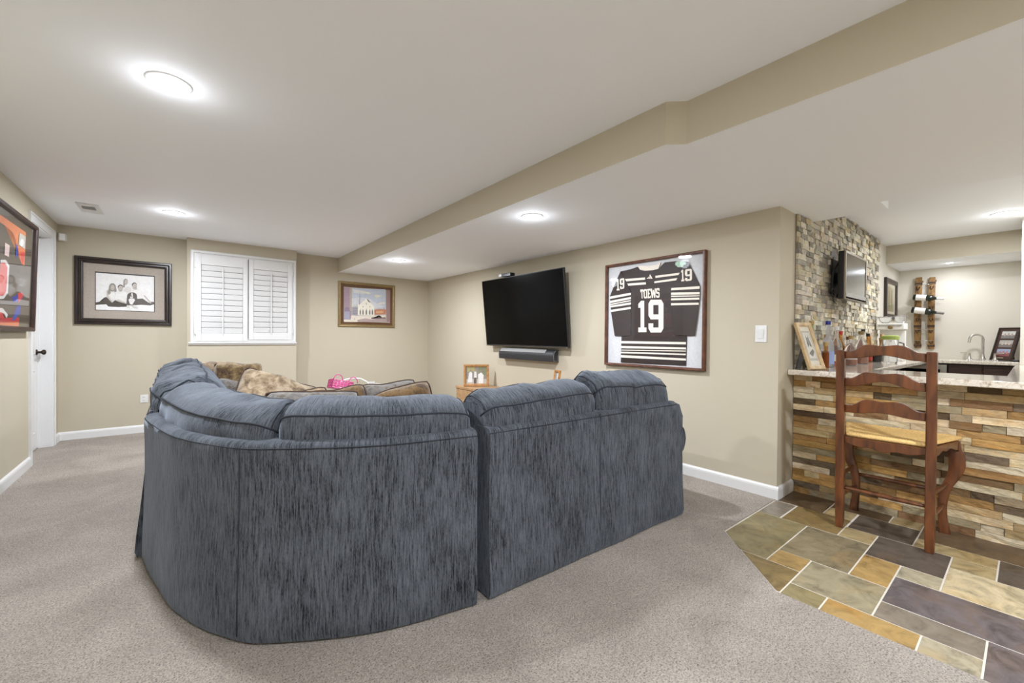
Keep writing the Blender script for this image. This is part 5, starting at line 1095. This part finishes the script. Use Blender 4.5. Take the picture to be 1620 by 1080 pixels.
bowl(6.07, 1.008, 1.315, .06, .07, 'left cut glass bowl on top of the white appliance'); bowl(6.07, .885, 1.315, .052, .075, 'right cut glass bowl on top of the white appliance')
t = thing('lidded_jar', 'clear jar with a lime green lid and handle in front of the white appliance', 'jar', (5.30, .84, CZ))
jx, jy = 5.30, .845
b = NB(); lathe(b, [(0, .0), (.052, 0), (.056, .01), (.062, .22), (.058, .225), (.053, .015), (0, .012)], (jx, jy, CZ), 20); obj('jar_body', b, M_GLASS, t, smooth=True, angle=40)
b = NB(); lathe(b, [(.062, .225), (.066, .228), (.066, .258), (.05, .266), (0, .268), (0, .225)], (jx, jy, CZ), 20); obj('lid', b, plain('lime_lid', srgb(166, 184, 92), .4, nbump=0), t, smooth=True, angle=40)
b = NB(); tube(b, [(jx+.01, jy-.062, CZ+.20), (jx+.015, jy-.095, CZ+.19), (jx+.015, jy-.10, CZ+.10), (jx+.01, jy-.06, CZ+.06)], .007, 8); obj('handle', b, plain('grey_handle', srgb(120, 116, 108), .4, nbump=0), t, smooth=True)
t = thing('utensil_crock', 'small crock of wooden utensils at the far end of the bottles', 'crock', (5.50, .98, CZ))
b = NB(); lathe(b, [(0, 0), (.045, 0), (.05, .01), (.05, .13), (.045, .13), (.044, .012), (0, .01)], (5.50, .985, CZ), 18); obj('crock_body', b, M_BLACK, t, smooth=True, angle=40)
for k, (dx, dy, hh) in enumerate(((-.02, .02, .27), (.015, .025, .25), (.02, -.02, .28), (-.015, -.022, .24))):
    b = NB(); tube(b, [(5.50+dx*.6, .985+dy*.6, CZ+.02), (5.50+dx*1.8, .985+dy*1.8, CZ+hh-.06), (5.50+dx*2, .985+dy*2, CZ+hh)], [.006, .006, .016], 8); obj('wooden_spoon', b, M_PINE, t, smooth=True)
t = thing('glass_goblet', 'cut glass goblet between the utensils and the lidded jar', 'glass', (5.50, .89, CZ))
b = NB(); lathe(b, [(0, 0), (.034, 0), (.034, .004), (.006, .012), (.005, .15), (.03, .18), (.046, .22), (.044, .265), (.041, .265), (.04, .22), (.02, .185), (0, .18)], (5.50, .885, CZ), 18); obj('goblet_body', b, M_GLASS, t, smooth=True, angle=40)
b = NB(); lathe(b, [(.036, .2), (.05, .225), (.036, .25)], (5.50, .885, CZ), 9); obj('cut_band', b, M_GLASS, t)

# ================================================================== FAR WALL: WINE RACK, FAUCET, PHOTO STAND
t = thing('wine_rack', 'wall wine rack made of two curved barrel staves with metal rods', 'wine rack', (XW, .86, 1.03))
def bow(z): u = (z-1.03)/.915; return .018+.05*(4*u*(1-u))
for y0_, y1_, z0_, z1_ in ((.888, .947, 1.035, 1.945), (.768, .822, 1.025, 1.935)):
    b = NB(); n = 14; R_ = []
    for k in range(n+1):
        z = z0_+(z1_-z0_)*k/n; x = XW-bow(z); k_ = .004*(4*(k/n)*(1-k/n))
        R_.append([b.verts.new((x-.022, y0_-k_, z)), b.verts.new((x-.022, y1_+k_, z)), b.verts.new((x, y1_+k_, z)), b.verts.new((x, y0_-k_, z))])
    for A, B in zip(R_[:-1], R_[1:]):
        for q in range(4): b.faces.new((A[q], A[(q+1) % 4], B[(q+1) % 4], B[q]))
    b.faces.new(R_[0][::-1]); b.faces.new(R_[-1]); st_ = obj('barrel_stave', b, M_STAVE, t, bevel=.003, bseg=1)
    ym = (y0_+y1_)/2
    for z in (1.10, 1.24, 1.385, 1.53, 1.675, 1.79):
        b = NB(); x = XW-bow(z)-.022; tube(b, [(x+.002, ym+.012, z+.03), (x-.010, ym+.014, z+.015), (x-.012, ym, z-.012), (x-.010, ym-.014, z+.015), (x+.002, ym-.012, z+.03)], .0045, 6); obj('bottle_hook', b, M_BRONZE, st_, smooth=True)
    for z in (1.07, 1.315, 1.86):
        b = NB(); x = XW-bow(z)-.0215; bx(b, x-.002, x+.004, y0_-.006, y1_+.006, z-.016, z+.016); obj('dark_hoop_band', b, plain('stave_stain', srgb(70, 48, 30), .6) if 'stave_stain' not in bpy.data.materials else bpy.data.materials['stave_stain'], st_)
for z in (1.845, 1.27, 1.13):
    b = NB(); tube(b, [(XW-bow(z)-.03, .94, z), (XW-bow(z)-.03, .775, z)], .003, 6); obj('metal_rod', b, M_CHROME, t, smooth=True)
b = NB(); bx(b, XW-.018, XW, .88, .955, 1.88, 1.90); bx(b, XW-.018, XW, .76, .83, 1.88, 1.90); obj('wall_cleat', b, M_STAVE, t)
def wine(label, p0, p1, r, cap):
    p0, p1 = Vector(p0), Vector(p1); d = p1-p0; h = d.length; t = thing('wine_bottle', label, 'bottle', tuple(p0)); ax = d.normalized()
    b = NB(); lathe(b, [(0, .004), (r*.6, 0), (r*.95, .002), (r, .008), (r, h*.56), (r*.85, h*.64), (r*.45, h*.74), (.0145, h*.80), (.0145, h*.99), (0, h)], p0, 20, axis=ax); obj('glass_body', b, G_DARK, t, smooth=True, angle=40)
    b = NB(); lathe(b, [(r+.0006, h*.10), (r+.0006, h*.44)], p0, 24, axis=ax); obj('label', b, LB_W, t, smooth=True)
    b = NB(); lathe(b, [(.0155, h*.78), (.0158, h*.995), (.012, h+.001), (0, h+.001)], p0, 14, axis=ax); obj('neck_foil', b, cap, t, smooth=True, angle=40)
wine('upper wine bottle with white label and white neck foil on the barrel stave rack', (7.335, .955, 1.685), (7.335, .680, 1.648), .037, CP_W)
wine('lower wine bottle with white label and grey neck foil on the barrel stave rack', (7.335, .968, 1.525), (7.335, .678, 1.468), .038, plain('grey_foil', srgb(112, 108, 104), .4))
t = thing('bar_faucet', 'brushed nickel gooseneck faucet with two lever handles at the bar sink', 'faucet', (7.25, .35, CZ))
fx, fy = 7.25, .352
b = NB(); lathe(b, [(0, 0), (.028, 0), (.028, .012), (.018, .03), (.014, .07), (0, .072)], (fx, fy, CZ), 16); tube(b, [(fx, fy, CZ+.05), (fx, fy, CZ+.24)]+[(fx-.05*(1-cos(pi*k/10))*.6, fy+.05*(1-cos(pi*k/10)), CZ+.24+.055*sin(pi*k/10)) for k in range(1, 11)]+[(fx-.062, fy+.104, CZ+.20)], .0125, 12); obj('spout', b, M_CHROME, t, smooth=True, angle=40)
for dy in (.105, -.095):
    b = NB(); lathe(b, [(0, 0), (.026, 0), (.024, .012), (.014, .03), (.011, .07), (.013, .08), (0, .084)], (fx, fy+dy, CZ), 14); s = 1 if dy > 0 else -1; tube(b, [(fx, fy+dy, CZ+.076), (fx-.02, fy+dy+s*.03, CZ+.080), (fx-.035, fy+dy+s*.07, CZ+.082)], [.007, .006, .005], 8); obj('lever_handle', b, M_CHROME, t, smooth=True, angle=40)
b = NB(); bx(b, fx-.022, fx+.022, fy-.12, fy+.13, CZ, CZ+.006); obj('deck_plate', b, M_CHROME, t, bevel=.003)
PRE = [(srgb(66, 44, 32), rect(0, 0, 1, 1))]
for k, (c1, c2, c3) in enumerate(((srgb(150, 160, 186), srgb(140, 84, 84), srgb(180, 130, 120)), (srgb(170, 166, 160), srgb(120, 112, 108), srgb(196, 176, 160)), (srgb(196, 194, 190), srgb(120, 116, 112), srgb(170, 150, 136)))):
    z0 = .10+k*.29; PRE += [(c1, rect(.16, z0, .86, z0+.235)), (c2, rect(.16, z0, .86, z0+.11)), (c3, ell(.34, z0+.12, .06, .05, 8)), (c3, ell(.52, z0+.13, .06, .05, 8)), (c3, ell(.70, z0+.12, .06, .05, 8))]
PRE.append((srgb(170, 150, 130), rect(.22, .025, .62, .055)))
standing_frame('triple_photo_stand', 'dark brown standing frame holding three small photographs, right of the faucet', (7.285, .300, CZ), (7.165, .135, CZ), .385, .30, .014, M_ESPR, PRE, 0)
t = thing('phone_case', 'small dark rounded object on the counter right of the triple photo stand', 'case', (7.02, .10, CZ))
b = NB(); bx(b, 6.97, 7.05, .078, .128, CZ, CZ+.022); obj('case_body', b, M_BLACK, t, bevel=.008, bseg=3)
b = NB(); bx(b, 6.985, 7.035, .09, .116, CZ+.0215, CZ+.0235); obj('top_panel', b, M_SILVER, t)
